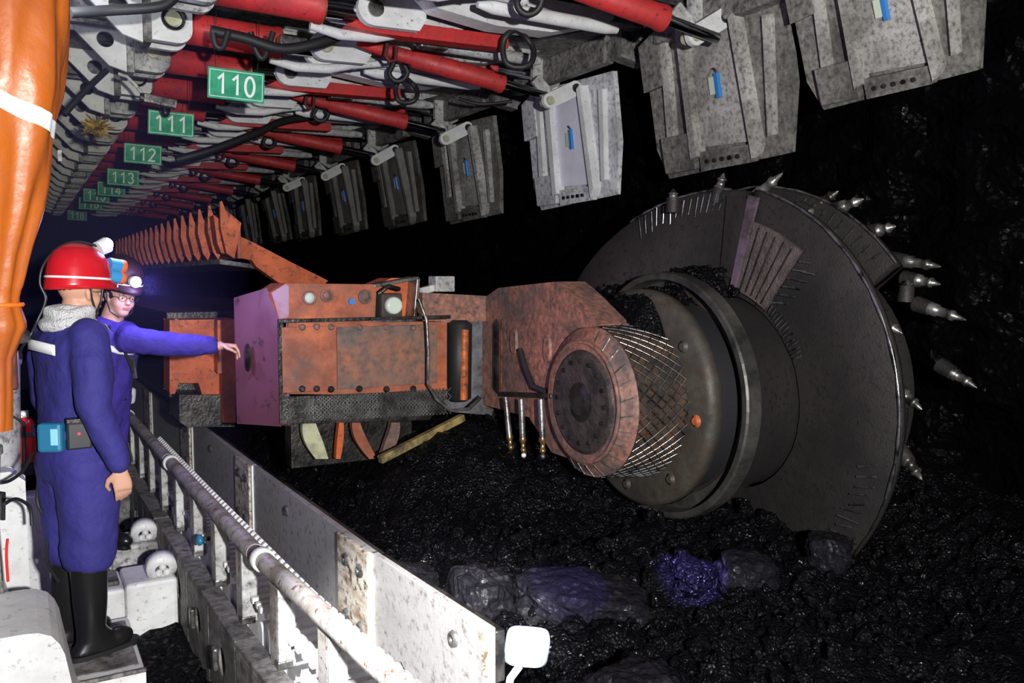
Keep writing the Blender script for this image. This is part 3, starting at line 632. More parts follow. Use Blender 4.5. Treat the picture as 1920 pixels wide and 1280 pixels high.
# fire extinguisher
p = onp(1, 50, 868, 5.29); t = empty('fire_extinguisher', p); tag(t, 'red fire extinguisher strapped upright behind the red-helmeted man', 'extinguisher')
MB().lathe([(0, .035), (.05, .046), (.85, .046), (.95, .036), (1, .018)], (0, 0, 0), (0, 0, .25), 20).build('cylinder', M['exred'], t)
MB().cyl((0, 0, -.06), (0, 0, .0), .04, .05, 18).build('foot_cup', M['blackplastic'], t)
MB().lathe([(0, .048), (1, .048)], (0, 0, .15), (0, 0, .175), 20, False).build('strap', mat('green_strap', (.08, .10, .06), .8), t)
MB().box(-.02, .02, -.01, .01, .25, .29).bar((0, 0, .28), (-.06, 0, .22), .012, .012).build('valve_handle', M['steel'], t, .003)
# left dark clutter: red box + cylinder near orange tie
t = empty('red_valve', onp(1, 8, 700, 4.2)); tag(t, 'dark red valve housing below the orange cover', 'valve')
MB().box(-.06, .05, -.04, .04, -.07, .12).build('valve_body', M['red_dark'], t, .01); MB().cyl((.05, 0, .15), (.09, -.02, .16), .03, n=12).build('valve_cap', M['steel'], t)

# ------------------------------------------------------------------ orange cover
def tarp_r(z):   # half width by height
    T = [(1.18, .05), (1.42, .055), (1.47, .075), (1.53, .10), (1.58, .085), (1.61, .075), (1.75, .105), (1.90, .145), (2.10, .185), (2.30, .215), (2.50, .225), (3.0, .225), (3.6, .23)]
    for (a, u), (b, v) in zip(T, T[1:]):
        if z <= b: return u+(v-u)*max(0, (z-a)/(b-a))
    return T[-1][1]
TX, TY = -.055, 3.30
def tarp_pt(z, q, off=0):
    r = tarp_r(z); fold = .055*math.sin(q*5+z*2.0+1.0*math.sin(z*3))+.03*math.sin(q*11-z*4)+.12*noise.noise((math.cos(q)*2.2, math.sin(q)*2.2, z*2.2))+.06*noise.noise((math.cos(q)*6, math.sin(q)*6, z*5))
    k = 1.0 if z > 1.65 else .6
    lean = .025*(z-2.3)
    return (TX+lean+(r*(1+fold*k)+off)*math.cos(q), TY+(r*(1+fold*k)+off)*math.sin(q)*.9, z)
t = empty('orange_cover', (0, 0, 0)); tag(t, 'orange plastic cover tied round a leg at the left edge, with white reflective band', 'cover')
n, k = 72, 120
vs = [tarp_pt(1.18+2.42*a/k, 2*PI*b/n) for a in range(k+1) for b in range(n)]
MB().add(vs, [(a*n+b, a*n+(b+1) % n, (a+1)*n+(b+1) % n, (a+1)*n+b) for a in range(k) for b in range(n)], True).build('cover_sheet', M['tarp'], t)
vs = []
for a in range(5):
    for b in range(n):
        q = 2*PI*b/n; z = 2.20+.055*a/4-.085*math.cos(q)+.03; vs.append(tarp_pt(z, q, .004))
MB().add(vs, [(a*n+b, a*n+(b+1) % n, (a+1)*n+(b+1) % n, (a+1)*n+b) for a in range(4) for b in range(n)], True).build('reflective_band', M['tape'], t)
MB().tube([tarp_pt(1.60, 2*PI*b/24, .008) for b in range(25)], .008, 6).build('tie_cord', mat('orange_cord', (.7, .15, .01), .5), t)
MB().box(-.006, .006, -.005, .005, -.018, .018).build('clip_tag', M['white_dark'], t, loc=onp(1, 112, 292, 3.3))

# ------------------------------------------------------------------ shearer
S = empty('coal_shearer', (0, 5.0, 0)); tag(S, 'orange and grey longwall coal shearer with a toothed cutting drum', 'mining machine')
S.location = (0, 0, 0)
def part(mb, name, m, bev=.006, **kw): return mb.build(name, m, S, bev, **kw)
YB = 5.0
bx = XZ([(525, 598), (838, 604), (838, 742), (525, 738)], YB)
part(MB().prism(bx, 1, YB, YB+.55), 'motor_box', M['orange_worn'])
lw = [(1.318, .99), (2.40, .96), (2.27, .775), (1.318, .83)]
part(MB().prism(lw, 1, YB-.02, YB+.5), 'lower_skirt', M['darksteel'])
# raised mesh on the skirt
mb = MB()
for i in range(44):
    x = 1.33+i*.024
    for d in (-1, 1):
        xa, xb = (x, x+.06) if d > 0 else (x+.06, x)
        zt, zb = .975, .84-.035*(x-1.3)
        for s in range(3):
            z1 = zt-(zt-zb)*s/3; z0 = zt-(zt-zb)*(s+1)/3
            mb.bar((xa, YB-.023, z1), (xb, YB-.023, z0), .004, .004)
part(mb, 'skirt_mesh', M['steel'], 0, kind='stuff')
# split of the face into bolted covers
part(MB().box(1.33, 1.66, YB-.014, YB, 1.01, 1.40), 'cover_plate', M['orange_worn'], .004)
part(MB().box(1.665, 2.33, YB-.012, YB, 1.01, 1.39), 'cover_plate', mat('scoured_grey_orange', (.40, .12, .05), .45, dirt=((.10, .095, .085), .62, 3, .16), stain=((.05, .05, .045), .3, 20, .14)), .004)
for px, py in [(565, 613), (619, 613), (672, 613), (722, 613), (772, 614), (565, 728), (619, 729), (672, 728), (723, 729), (773, 728), (592, 612), (592, 728)]:
    p = onp(1, px, py, YB); part(MB().lathe([(0, .020), (.5, .020), (.6, .012), (1, .012)], (p.x, YB-.012, p.z), (p.x, YB-.030, p.z), 12), 'bolt', M['darksteel'] if py > 700 else M['orange_grey'], 0)
part(MB().box(1.31, 2.42, YB-.03, YB, 1.425, 1.447), 'top_flange', M['darksteel'], .003)
# end plate in lamp-tinted plum (faces the walkway)
ep = [(5.0, 1.45), (5.09, 1.62), (5.35, 1.56), (5.35, .80), (5.0, .82)]
pl = []
vs = []
for (y, z) in ep: vs.append((1.318-(y-5.0)*.494, y, z))
vs2 = [(x+.05, y, z) for x, y, z in vs]; m5 = len(vs)
part(MB().add(vs+vs2, [tuple(range(m5)), tuple(range(2*m5-1, m5-1, -1))]+[(i, (i+1) % m5, (i+1) % m5+m5, i+m5) for i in range(m5)]), 'end_plate', M['plum'], .008)
part(MB().box(1.56, 2.3, 5.42, 6.6, .82, 1.42), 'machine_body', M['darksteel'])
part(MB().prism([(1.31, 1.44), (1.31, .83), (1.34, .83), (1.34, 1.44)], 1, YB-.012, YB), 'corner_strip', M['darksteel'], .003)
p = onp(0, 483, 672, 1.20); mb = MB().loft([((0, 0, 0), (0, .022, 0), (0, 0, .085), 1), ((-.012, 0, 0), (0, .018, 0), (0, 0, .08), 1)], 16); part(mb, 'pin_eye', M['darksteel'], 0, loc=(1.186, 5.21, 1.21), rot=(0, 0, .55))
# upper housing with lenses
uh = XZ([(522, 597), (508, 548), (535, 531), (705, 533), (702, 598)], YB)
o = part(MB().prism(uh, 1, YB-.01, YB+.32), 'lamp_housing', M['orange_worn'], .012)
part(MB().prism(XZ([(508, 549), (534, 532), (540, 536), (540, 594), (523, 598)], YB), 1, YB-.018, YB-.008), 'housing_cheek', mat('lilac_cheek', (.36, .22, .34), .45, dirt=((.30, .10, .08), .4, 8, .1)), .004)  # thin cheek overlay in a lilac tone with redder patches
for px, py, r, mm in ((579, 558, .034, 'lens'), (611, 554, .032, 'orange_grey'), (683, 556, .036, 'orange_grey')):
    p = onp(1, px, py, YB)
    part(MB().lathe([(0, r*1.25), (.7, r*1.25), (1, r), (.6, r*.9)], (p.x, YB-.008, p.z), (p.x, YB-.03, p.z), 20, False), 'lens_ring', M['orange_grey'], 0)
    part(MB().lathe([(0, r), (.6, r*.8), (1, r*.3)], (p.x, YB-.01, p.z), (p.x, YB-.03, p.z), 20), 'lens', M[mm], 0)
p = onp(1, 657, 565, YB); part(MB().cyl((p.x, YB-.0, p.z), (p.x, YB-.03, p.z), .020, n=8), 'blue_plug', M['bluelabel'], 0)
rb = XZ([(690, 598), (700, 545), (708, 538), (748, 521), (783, 521), (775, 600)], YB)
part(MB().prism(rb, 1, YB+.12, YB+.34), 'junction_box', M['orange'], .008)
for a, b in zip(XZ([(700, 536), (783, 521), (776, 600)], YB), XZ([(783, 521), (776, 600), (690, 600)], YB)):
    part(MB().bar((a[0], YB+.06, a[1]), (b[0], YB+.06, b[1]), .16, .02), 'box_rim', M['steel'], .003)
p = onp(1, 730, 572, YB)
part(MB().box(p.x-.075, p.x+.065, YB-.06, YB+.06, p.z-.075, p.z+.075), 'lamp_block', M['hub'], .012)
part(MB().lathe([(0, .055), (.5, .055), (1, .045), (.9, .03)], (p.x, YB-.06, p.z), (p.x, YB-.10, p.z), 22), 'lamp_lens', M['lens'], 0)
part(MB().tube([(p.x-.08, YB-.02, p.z+.07), (p.x-.02, YB-.04, p.z+.12), (p.x+.06, YB-.02, p.z+.10)], .014, 8), 'lamp_cable', M['darksteel'], 0)
# small grey instrument on stalk behind
p = onp(1, 826, 536, 5.5)
part(MB().box(p.x-.06, p.x+.09, 5.45, 5.58, p.z-.04, p.z+.07).bar((p.x-.17, 5.5, p.z-.04), (p.x, 5.5, p.z), .05, .05), 'instrument_box', M['white_mid'], .008)
# hinge area between motor box and arm
hz = XZ([(786, 548), (935, 556), (935, 600), (840, 604), (786, 600)], 5.25)
part(MB().prism(hz, 1, 5.2, 5.8), 'hinge_top', M['orange_grey'])
hz = XZ([(832, 600), (915, 598), (930, 780), (838, 772)], 5.22)
part(MB().prism(hz, 1, 5.25, 5.8), 'hinge_block', mat('blue_grey_steel', (.22, .24, .28), .45, .3, dirt=((.06, .05, .045), .5, 5, .12)))
a = onp(1, 862, 600, 5.17); b = onp(1, 860, 752, 5.17)
part(MB().lathe([(0, .05), (.04, .085), (.95, .085), (1, .05)], b, a, 22), 'hinge_post', M['rubber'], 0)
part(MB().lathe([(0, .030), (1, .030)], b+V(.0, -.07, .02), a+V(.0, -.07, -.06), 14), 'hinge_bolt', mat('rust_orange', (.55, .12, .02), .45, dirt=((.05, .02, .01), .45, 14, .1)), 0)
part(MB().lathe([(0, .03), (.1, .06), (.9, .06), (1, .03)], onp(1, 940, 742, 5.05), onp(1, 940, 592, 5.05), 18), 'arm_post', M['darksteel'], 0)
part(MB().cyl(onp(1, 944, 735, 4.98), onp(1, 944, 600, 4.98), .02, n=10), 'arm_bolt', bpy.data.materials['rust_orange'], 0)
# ranging arm plate and body
DC = (3.96, .985)
def carc(r, a0, a1, n): return [(DC[0]+r*math.cos(math.radians(a0+(a1-a0)*i/n)), DC[1]+r*math.sin(math.radians(a0+(a1-a0)*i/n))) for i in range(n+1)]
armp = [(5.30, .80), (5.28, 1.40), (5.22, 1.55), (5.02, 1.62), (4.32, 1.665), (4.18, 1.60), (3.86, 1.42)]+carc(.43, 75, -120, 18)+[(4.35, .62), (4.62, .80)]
part(MB().prism(armp, 0, 2.80, 3.02), 'ranging_arm', M['orange_grey'], .02)
part(MB().prism([(5.2, .85), (5.2, 1.4), (4.3, 1.5), (3.9, 1.35), (3.9, .7)], 0, 3.02, 3.3), 'arm_core', M['darksteel'])
part(MB().box(2.55, 2.9, 5.32, 5.8, .75, 1.5), 'arm_root', M['orange_grey'], .02)
# disc on the arm end
o = part(MB().lathe([(0, .36), (.35, .37), (.5, .41), (1, .43)], (2.755, *DC), (2.82, *DC), 56), 'end_disc', M['orange_grey'], 0)
MB().lathe([(0, .335), (0, .350), (1, .355), (1, .335)], (2.742, *DC), (2.757, *DC), 56, False).build('disc_ring', M['orange_grey'], o)
MB().lathe([(0, .275), (.4, .29), (1, .30)], (2.738, *DC), (2.757, *DC), 48).build('disc_cover', mat('scoured_disc', (.085, .068, .062), .38, .35, dirt=((.03, .025, .025), .5, 9, .1), bump=(.6, 25)), o)
MB().lathe([(0, .07), (.5, .09), (.6, .10), (1, .12)], (2.722, *DC), (2.74, *DC), 30).build('disc_boss', M['darksteel'], o)
for i in range(16):
    a = 2*PI*i/16; MB().cyl((2.728, DC[0]+.235*math.cos(a), DC[1]+.235*math.sin(a)), (2.74, DC[0]+.235*math.cos(a), DC[1]+.235*math.sin(a)), .013, n=8).build('disc_bolt', M['darksteel'], o)
for i in range(28):
    a = 2*PI*i/28-1.9; r0, r1 = .36, .425
    if -2.3 < a < 1.3:
        MB().bar((2.752, DC[0]-r0*math.cos(a), DC[1]+r0*math.sin(a)), (2.79, DC[0]-r1*math.cos(a+.05), DC[1]+r1*math.sin(a+.05)), .006, .006).build('rim_weld', M['steel'], o)
# meshed barrel
part(MB().lathe([(0, .425), (.5, .44), (1, .455)], (2.82, *DC), (3.14, *DC), 56), 'gear_barrel', mat('barrel_brown', (.10, .055, .03), .45, .3, dirt=((.02, .016, .014), .5, 8, .1)), 0)
for d in (-1, 1):
    mb = MB()
    for i in range(46):
        a0 = 2*PI*i/46; pts = []
        for s in range(7):
            f = s/6; a = a0+d*f*.62; r = .428+.03*f+.006
            pts.append((2.825+.31*f, DC[0]+r*math.cos(a), DC[1]+r*math.sin(a)))
        mb.tube(pts, .0045, 4, False)
    part(mb, 'barrel_mesh', M['wear'], 0, kind='stuff')
# hub plate, groove, ring
o = part(MB().lathe([(0, .46), (0, .60), (.25, .635), (.9, .64), (1, .60)], (3.13, *DC), (3.22, *DC), 64), 'hub_plate', M['hub'], 0)
for i, a in enumerate([2*PI*i/8+.12 for i in range(8)]):
    c = (DC[0]+.535*math.cos(a), DC[1]+.535*math.sin(a))
    MB().lathe([(0, .035), (.4, .035), (.5, .022), (1, .020)], (3.132, *c), (3.112, *c), 12).build('hub_bolt', M['orange_worn'] if i == 4 else M['hub'], o)
part(MB().lathe([(0, .56), (1, .58)], (3.2, *DC), (3.42, *DC), 48), 'groove', M['rubber'], 0)
part(MB().lathe([(0, .695), (0, .725), (.1, .735), (1, .735), (1, .6), (.9, .6), (.8, .68), (0, .695)], (3.30, *DC), (3.40, *DC), 72, False, False), 'drum_ring', mat('greasy_ring', (.11, .105, .095), .4, .5, dirt=((.03, .03, .028), .5, 5, .15)), 0)
# drum
D = empty('tmp'); bpy.data.objects.remove(D)
drum = part(MB().lathe([(0, .70), (.05, .66), (.4, .60), (1, .60)], (3.40, *DC), (4.42, *DC), 64), 'cutting_drum', M['vane'], 0)
def dp(x, r, a): # a: degrees, 0 = towards +Y (left in view), 90 = up, 180 = towards camera side
    t = math.radians(a); return Vector((x, DC[0]+r*math.cos(t), DC[1]+r*math.sin(t)))
def vane(a0, a1, xf, r0, r1, th, name, m, n=60):
    vs = []; fs = []; K = 7
    for i in range(n+1):
        a = a0+(a1-a0)*i/n; x = xf(a)
        ring = [(x, r0), (x, (r0+r1)/2), (x, r1-.02), (x+th*.3, r1), (x+th, r1-.005), (x+th+.02, (r0+r1)/2), (x+th+.03, r0)]
        for xx, r in ring:
            wob = .006*noise.noise((a*.2, r*9, xx*5)); vs.append(dp(xx+wob, r, a))
    for i in range(n):
        for j in range(K-1): fs.append((i*K+j, (i+1)*K+j, (i+1)*K+j+1, i*K+j+1))
    fs.append(tuple(range(K))); fs.append(tuple(n*K+j for j in range(K)))
    return MB().add(vs, fs, True).build(name, m, drum)
x1 = lambda a: 3.38+.36*sm(20, 100, a)+.16*(a-100)/180 if a > 100 else 3.38+.36*sm(20, 100, a)
x2 = lambda a: 4.0+.10*(a-60)/80
vane(-60, 104, x1, .62, 1.24, .05, 'helical_vane', M['vane'])
vane(104, 330, lambda a: x1(a)+.01, .62, 1.26, .05, 'helical_vane', M['vane'], 80)
vane(52, 143, x2, .62, 1.27, .05, 'helical_vane', M['vane'])
vane(180, 300, lambda a: 4.1, .62, 1.08, .05, 'helical_vane', M['vane'])
# bright worn rims
def rim(a0, a1, xf, r, wd, m, n=40):
    pts = [dp(xf(a0+(a1-a0)*i/n)+.005, r, a0+(a1-a0)*i/n) for i in range(n+1)]
    MB().tube(pts, [wd*(.5+.5*abs(math.sin(i*.7))) for i in range(n+1)], 6).build('worn_rim', m, drum)
rim(60, 96, x1, 1.24, .010, M['wear']); rim(108, 200, x1, 1.258, .011, M['wear']); rim(70, 142, x2, 1.27, .010, M['wear']); rim(200, 250, x1, 1.258, .006, M['darksteel'])
# fan plates and weld beads
def sector(a0, a1, r0, r1, x0, name, m, n=10, th=.02):
    vs = []; 
    for i in range(n+1):
        a = a0+(a1-a0)*i/n
        for (r, x) in ((r0, x0(a)-th), (r1, x0(a)-th), (r1, x0(a)), (r0, x0(a))): vs.append(dp(x, r, a))
    fs = []
    for i in range(n):
        for j in range(4): fs.append((i*4+j, (i+1)*4+j, (i+1)*4+(j+1) % 4, i*4+(j+1) % 4))
    fs += [(0, 1, 2, 3), tuple(n*4+j for j in (3, 2, 1, 0))]
    return MB().add(vs, fs).build(name, m, drum)
m_fan = mat('fan_plate_steel', (.15, .12, .115), .5, .35, dirt=((.07, .055, .05), .5, 10, .1), bump=(.5, 70))
sector(108, 128, .66, 1.08, x1, 'fan_plate', m_fan); sector(104, 107.5, .62, 1.22, lambda a: x1(a)-.01, 'fan_plate', mat('violet_grey_steel', (.20, .14, .19), .4, .4, dirt=((.06, .045, .05), .5, 8, .1)))
sector(96, 103.5, .72, 1.20, lambda a: x1(a)-.005, 'fan_plate', M['vane']); 
for i in range(5):
    a = 111+i*3.6; MB().tube([dp(x1(a)-.03, .68, a), dp(x1(a)-.03, 1.06, a)], .004, 5).build('weld_bead', M['darksteel'], drum)
k = 0
for (a0, a1, r0, r1, xf, nn, sk) in ((62, 97, 1.10, 1.22, x1, 15, 2.0), (109, 140, 1.14, 1.25, x2, 9, 1), (105, 160, .66, .72, x1, 26, 0), (128, 134, .72, 1.05, x1, 11, 4), (196, 222, 1.08, 1.18, x1, 9, -3), (218, 236, 1.12, 1.24, x1, 7, -3)):
    for i in range(nn):
        a = a0+(a1-a0)*i/nn+random.uniform(-.3, .3); rr0 = r0+random.uniform(-.02, .02); rr1 = r1+random.uniform(-.02, .01)
        if sk == 4: rr0 = r0+(r1-r0)*i/nn; rr1 = rr0+.05; a = 129+3*(i % 2)
        MB().tube([dp(xf(a)-.008, rr0, a), dp(xf(a)-.008, rr1, a+sk)], .0055, 5).build('weld_bead', M['wear'], drum)
# picks
def pick(bx_, by_, tx_, ty_, X, X2=None, s=1):
    b = onp(0, bx_, by_, X); t = onp(0, tx_, ty_, X2 or X); d = t-b; L = max(d.length, .05); d.normalize(); t = b+d*L
    o = MB().lathe([(0, .034*s), (.30, .036*s), (.32, .027*s), (.60, .025*s), (.62, .030*s), (.70, .030*s), (.73, .019*s), (.93, .010*s), (1, .002)], b, t, 12).build('cutting_pick', M['steel'], drum)
    MB().cyl(b-d*.06, b+d*.03, .045*s, .04*s, 10).build('pick_holder', M['vane'], drum)
for a in [(1262, 380, 1263, 354, 3.55), (1348, 360, 1357, 324, 3.75), (1412, 372, 1468, 324, 3.80), (1535, 385, 1572, 358, 4.1), (1572, 390, 1620, 373, 4.2), (1640, 433, 1680, 424, 4.2), (1690, 488, 1765, 500, 4.35),
          (1712, 524, 1764, 533, 4.40), (1735, 575, 1812, 600, 4.35), (1645, 600, 1692, 625, 4.05), (1778, 694, 1832, 727, 4.45), (1685, 732, 1729, 768, 4.05), (1696, 855, 1729, 900, 4.0), (1512, 396, 1524, 402, 3.9), (1568, 482, 1614, 487, 4.2), (1700, 545, 1702, 525, 4.3)]:
    pick(*a)
# end ring of the drum that carries the outer picks
MB().lathe([(0, .6), (.1, .80), (.5, .86), (1, .88)], (4.22, *DC), (4.48, *DC), 60).build('end_ring', M['vane'], drum)
# coal lying on arm and drum hub
def heap(x0, x1_, y0, y1, zf, label, st=.03):
    def fn(x, y):
        e = min(x-x0, x1_-x, y-y0, y1-y); f = sm(0, .12, e)
        z = zf(x, y); c = noise.voronoi((x*11, y*11, 2))[0]
        return (x, y, z-.12*(1-f)+.035*fb(x*4, y*4)+.04*(c[1]-c[0])*f)
    return grid(fn, x0, x1_, y0, y1, st)
hp = heap(3.0, 3.75, 3.55, 4.9, lambda x, y: 1.50+.16*sm(3.2, 3.6, x)+.06*sm(4.4, 4.0, y)-.55*sm(3.85, 3.5, y), '')
for i in range(500):
    x = random.uniform(3.03, 3.7); y = random.uniform(3.6, 4.9); z = 1.52+.16*sm(3.2, 3.6, x)+.06*sm(4.4, 4.0, y)-.55*sm(3.85, 3.5, y); r = .01+.025*random.random()**2
    lump(hp, (x, y, z), r, 20000+i)
tag(hp.build('coal_heap', M['coal']), 'wet broken coal piled on top of the arm next to the drum', 'coal', kind='stuff')
# three hanging hose stubs and a hanger
part(MB().bar(onp(0, 940, 738, 2.76), onp(0, 1036, 742, 2.76), .03, .03), 'hose_manifold', M['darksteel'])
for i, (a, b, c) in enumerate((((948, 745), (955, 815), (959, 848)), ((977, 748), (980, 820), (982, 853)), ((1014, 748), (1017, 820), (1018, 855)))):
    A, B, C_ = onp(0, *a, 2.74), onp(0, *b, 2.74), onp(0, *c, 2.74)
    o = part(MB().tube([A, (A+B)/2+V(0, 0, 0), B], .020, 10), 'hose_stub', M['steel'], 0)
    MB().lathe([(0, .022), (.2, .024), (.3, .016), (.6, .014), (.62, .019), (.8, .019), (.82, .012), (1, .012)], B, C_, 10).build('hose_fitting', M['brass'], o)
    MB().ball(C_, .017, n=8, m=6).build('hose_plug', M['white_plastic'] if i == 1 else M['steel'], o)
pts = [onp(1, 785, 560, 4.9), onp(1, 800, 600, 4.88), onp(1, 803, 660, 4.88), onp(1, 802, 720, 4.9), onp(1, 818, 748, 4.9), onp(1, 845, 770, 4.9), onp(1, 880, 766, 4.95), onp(1, 905, 742, 5.0)]
part(MB().tube(pts, .010, 7), 'loose_cable', M['steel'], 0)
p0 = onp(0, 978, 660, 2.78); part(MB().tube([onp(0, 975, 655, 2.78), onp(0, 985, 690, 2.77), onp(0, 1000, 725, 2.77), onp(0, 1025, 735, 2.78)], .02, 8), 'arm_hose', M['rubber'], 0)
for px, py, rr in ((1028, 655, .055), (965, 640, .06)):
    c = onp(0, px, py, 2.80); part(MB().loft([((2.80, c.y, c.z), (0, rr*.7, 0), (0, 0, rr*1.4), .6), ((2.785, c.y, c.z), (0, rr*.6, 0), (0, 0, rr*1.3), .6)], 20), 'cast_boss', M['orange_grey'], 0)
# frame below the motor box
part(MB().bar(onp(1, 868, 782, 5.2), onp(1, 712, 862, 5.05), .05, .05), 'diagonal_strut', mat('ochre_strut', (.36, .27, .10), .5, dirt=((.08, .06, .03), .5, 8, .1)), .006)
part(MB().bar(onp(1, 905, 790, 5.3), onp(1, 790, 852, 5.15), .03, .03), 'diagonal_strut', bpy.data.materials['ochre_strut'], .006)
for i, (xa, xb, w_, mm) in enumerate(((580, 604, 34, 'cream'), (640, 634, 12, 'orange'), (668, 700, 22, 'orange_worn'), (742, 720, 22, 'orange_grey'))):
    vs = []
    for s in range(9):
        f = s/8; x = xa+(xb-xa)*f**1.6; y = 792+68*f; ww = w_*(.7+.3*math.sin(f*PI))
        for (dx, dy) in ((-ww/2, 0), (ww/2, 0), (ww/2, .05), (-ww/2, .05)): q = onp(1, x+dx, y, 5.3); vs.append((q.x, 5.3+dy, q.z))
    fs = [(k_*4+j, (k_+1)*4+j, (k_+1)*4+(j+1) % 4, k_*4+(j+1) % 4) for k_ in range(8) for j in range(4)]+[(0, 1, 2, 3), (32, 33, 34, 35)]
    part(MB().add(vs, fs, False), 'plough_blade', M[mm], 0)
part(MB().box(1.5, 2.35, 5.45, 5.6, .45, .80), 'under_frame', M['darksteel'])
# rear body
YR = 6.8
rp = XZ([(318, 600), (442, 598), (442, 740), (432, 742), (380, 742), (372, 718), (335, 718), (328, 738), (318, 738)], YR)
o = part(MB().prism(rp, 1, YR, YR+.3), 'rear_body', M['orange'], .01)
for px, py in ((330, 603), (331, 704), (398, 703), (398, 608)):
    p = onp(1, px, py, YR); MB().cyl((p.x, YR-.01, p.z), (p.x, YR+.01, p.z), .030, n=4).build('diamond_bolt', M['orange_worn'], o)
part(MB().prism(XZ([(408, 600), (442, 600), (442, 792), (418, 792), (418, 700), (408, 700)], YR-.15), 1, YR-.15, YR-.02), 'rear_side_plate', M['orange_worn'])
part(MB().prism(XZ([(336, 740), (440, 740), (440, 800), (350, 800), (336, 790)], YR-.05), 1, YR-.05, YR+.4), 'rear_skid', M['darksteel'])
part(MB().box(1.0, 2.4, YR+.3, 14, .75, 1.42), 'main_chassis', M['darksteel'])
# ribbed guard along the machine
part(MB().box(1.53, 1.56, 7.0, 15.6, 1.84, 2.12), 'guard_plate', M['orange_worn'])
gp = XZ([(398, 403), (410, 412), (440, 440), (475, 456), (540, 490), (612, 526), (598, 540), (520, 530), (478, 500), (470, 488), (440, 482), (412, 474), (405, 455)], 7.2)
part(MB().prism(gp, 1, 7.15, 7.28), 'guard_arm', M['orange'])
for i in range(19):
    y = 7.0+i*.45
    prof = [(1.40, 2.28), (1.415, 2.29), (1.44, 2.20), (1.535, 2.10), (1.54, 2.02), (1.47, 1.84), (1.43, 1.90), (1.39, 2.08)]
    if i: part(MB().prism(prof, 1, y, y+.03), 'guard_fin', M['orange'], .003)
prof = [(1.40, 2.08), (1.40, 2.28), (1.415, 2.29), (1.44, 2.22), (1.56, 2.12), (1.50, 1.84), (1.44, 1.88)]
part(MB().prism(prof, 1, 6.98, 7.02), 'guard_fin', M['orange'], .003)
part(MB().prism([(1.45, 1.84), (1.85, 1.78), (1.85, 1.75), (1.45, 1.80)], 1, 7.3, 15.6), 'guard_sheet', M['white_dark'])

# ------------------------------------------------------------------ people
def remesh(o, vox, smooth=4, disp=0, dscale=.08):
    r = o.modifiers.new('r', 'REMESH'); r.mode = 'VOXEL'; r.voxel_size = vox; r.use_smooth_shade = True
    s = o.modifiers.new('s', 'SMOOTH'); s.iterations = smooth; s.factor = .5
    if disp:
        tx = bpy.data.textures.new('wrinkle', 'CLOUDS'); tx.noise_scale = dscale; tx.noise_depth = 2
        d = o.modifiers.new('d', 'DISPLACE'); d.texture = tx; d.strength = disp; d.mid_level = .5; d.texture_coords = 'LOCAL'
def limb(mb, pts, n=16):
    "pts: (pos, r)"
    P = []
    for i in range(len(pts)-1):
        (a, ra), (b, rb_) = pts[i], pts[i+1]
        for k in range(4): f = k/4; P.append((Vector(a).lerp(Vector(b), f), ra+(rb_-ra)*f))
    P.append((Vector(pts[-1][0]), pts[-1][1])); mb.tube([p for p, r in P], [r for p, r in P], n)
    mb.ball(P[0][0], P[0][1], n=n); mb.ball(P[-1][0], P[-1][1]*.98, n=n)
def hand(mb, wrist, d, up, side, curl, s=1.0):
    "wrist position, pointing direction d, back-of-hand normal up, thumb side; curl radians per joint"
    d = Vector(d).normalized(); up = Vector(up).normalized(); sd = d.cross(up).normalized()*side; up = sd.cross(d).normalized()*(1 if sd.cross(d).dot(up) > 0 else -1)
    W_ = Vector(wrist)
    mb.loft([(W_-d*.02*s, sd*.026*s, up*.018*s, .8), (W_+d*.02*s, sd*.032*s, up*.017*s, .8), (W_+d*.055*s, sd*.040*s, up*.015*s, .8), (W_+d*.09*s, sd*.039*s, up*.012*s, .8)], 16)
    for i, (o, L) in enumerate(((.028, .072), (.0095, .080), (-.0095, .074), (-.027, .058))):
        p = W_+d*.082*s+sd*o*s; v = d+sd*o*1.2; v.normalize(); pts = [p-v*.02*s]; rr = [.0095*s]
        pts.append(p.copy()); rr.append(.0095*s); c = curl[i] if isinstance(curl, (list, tuple)) else curl
        for j, f in enumerate((.45, .32, .23)):
            v = (v*math.cos(c)-up*math.sin(c)).normalized(); p = p+v*L*f*s
            pts.append(p.copy()); rr.append((.0088-.0008*j)*s)
        mb.tube(pts, rr, 8); mb.ball(pts[-1], rr[-1], n=8, m=6)
    b = W_+d*.02*s+sd*.024*s; v = (d*.55+sd*.75-up*.35).normalized()
    mb.tube([b, b+v*.035*s, b+v*.035*s+(d*.85+sd*.3-up*.3).normalized()*.03*s, b+v*.035*s+(d*.9-up*.45).normalized()*.055*s], [.014*s, .0125*s, .0105*s, .009*s], 8)
    mb.ball(b+v*.035*s+(d*.9-up*.45).normalized()*.055*s, .009*s, n=8, m=6)
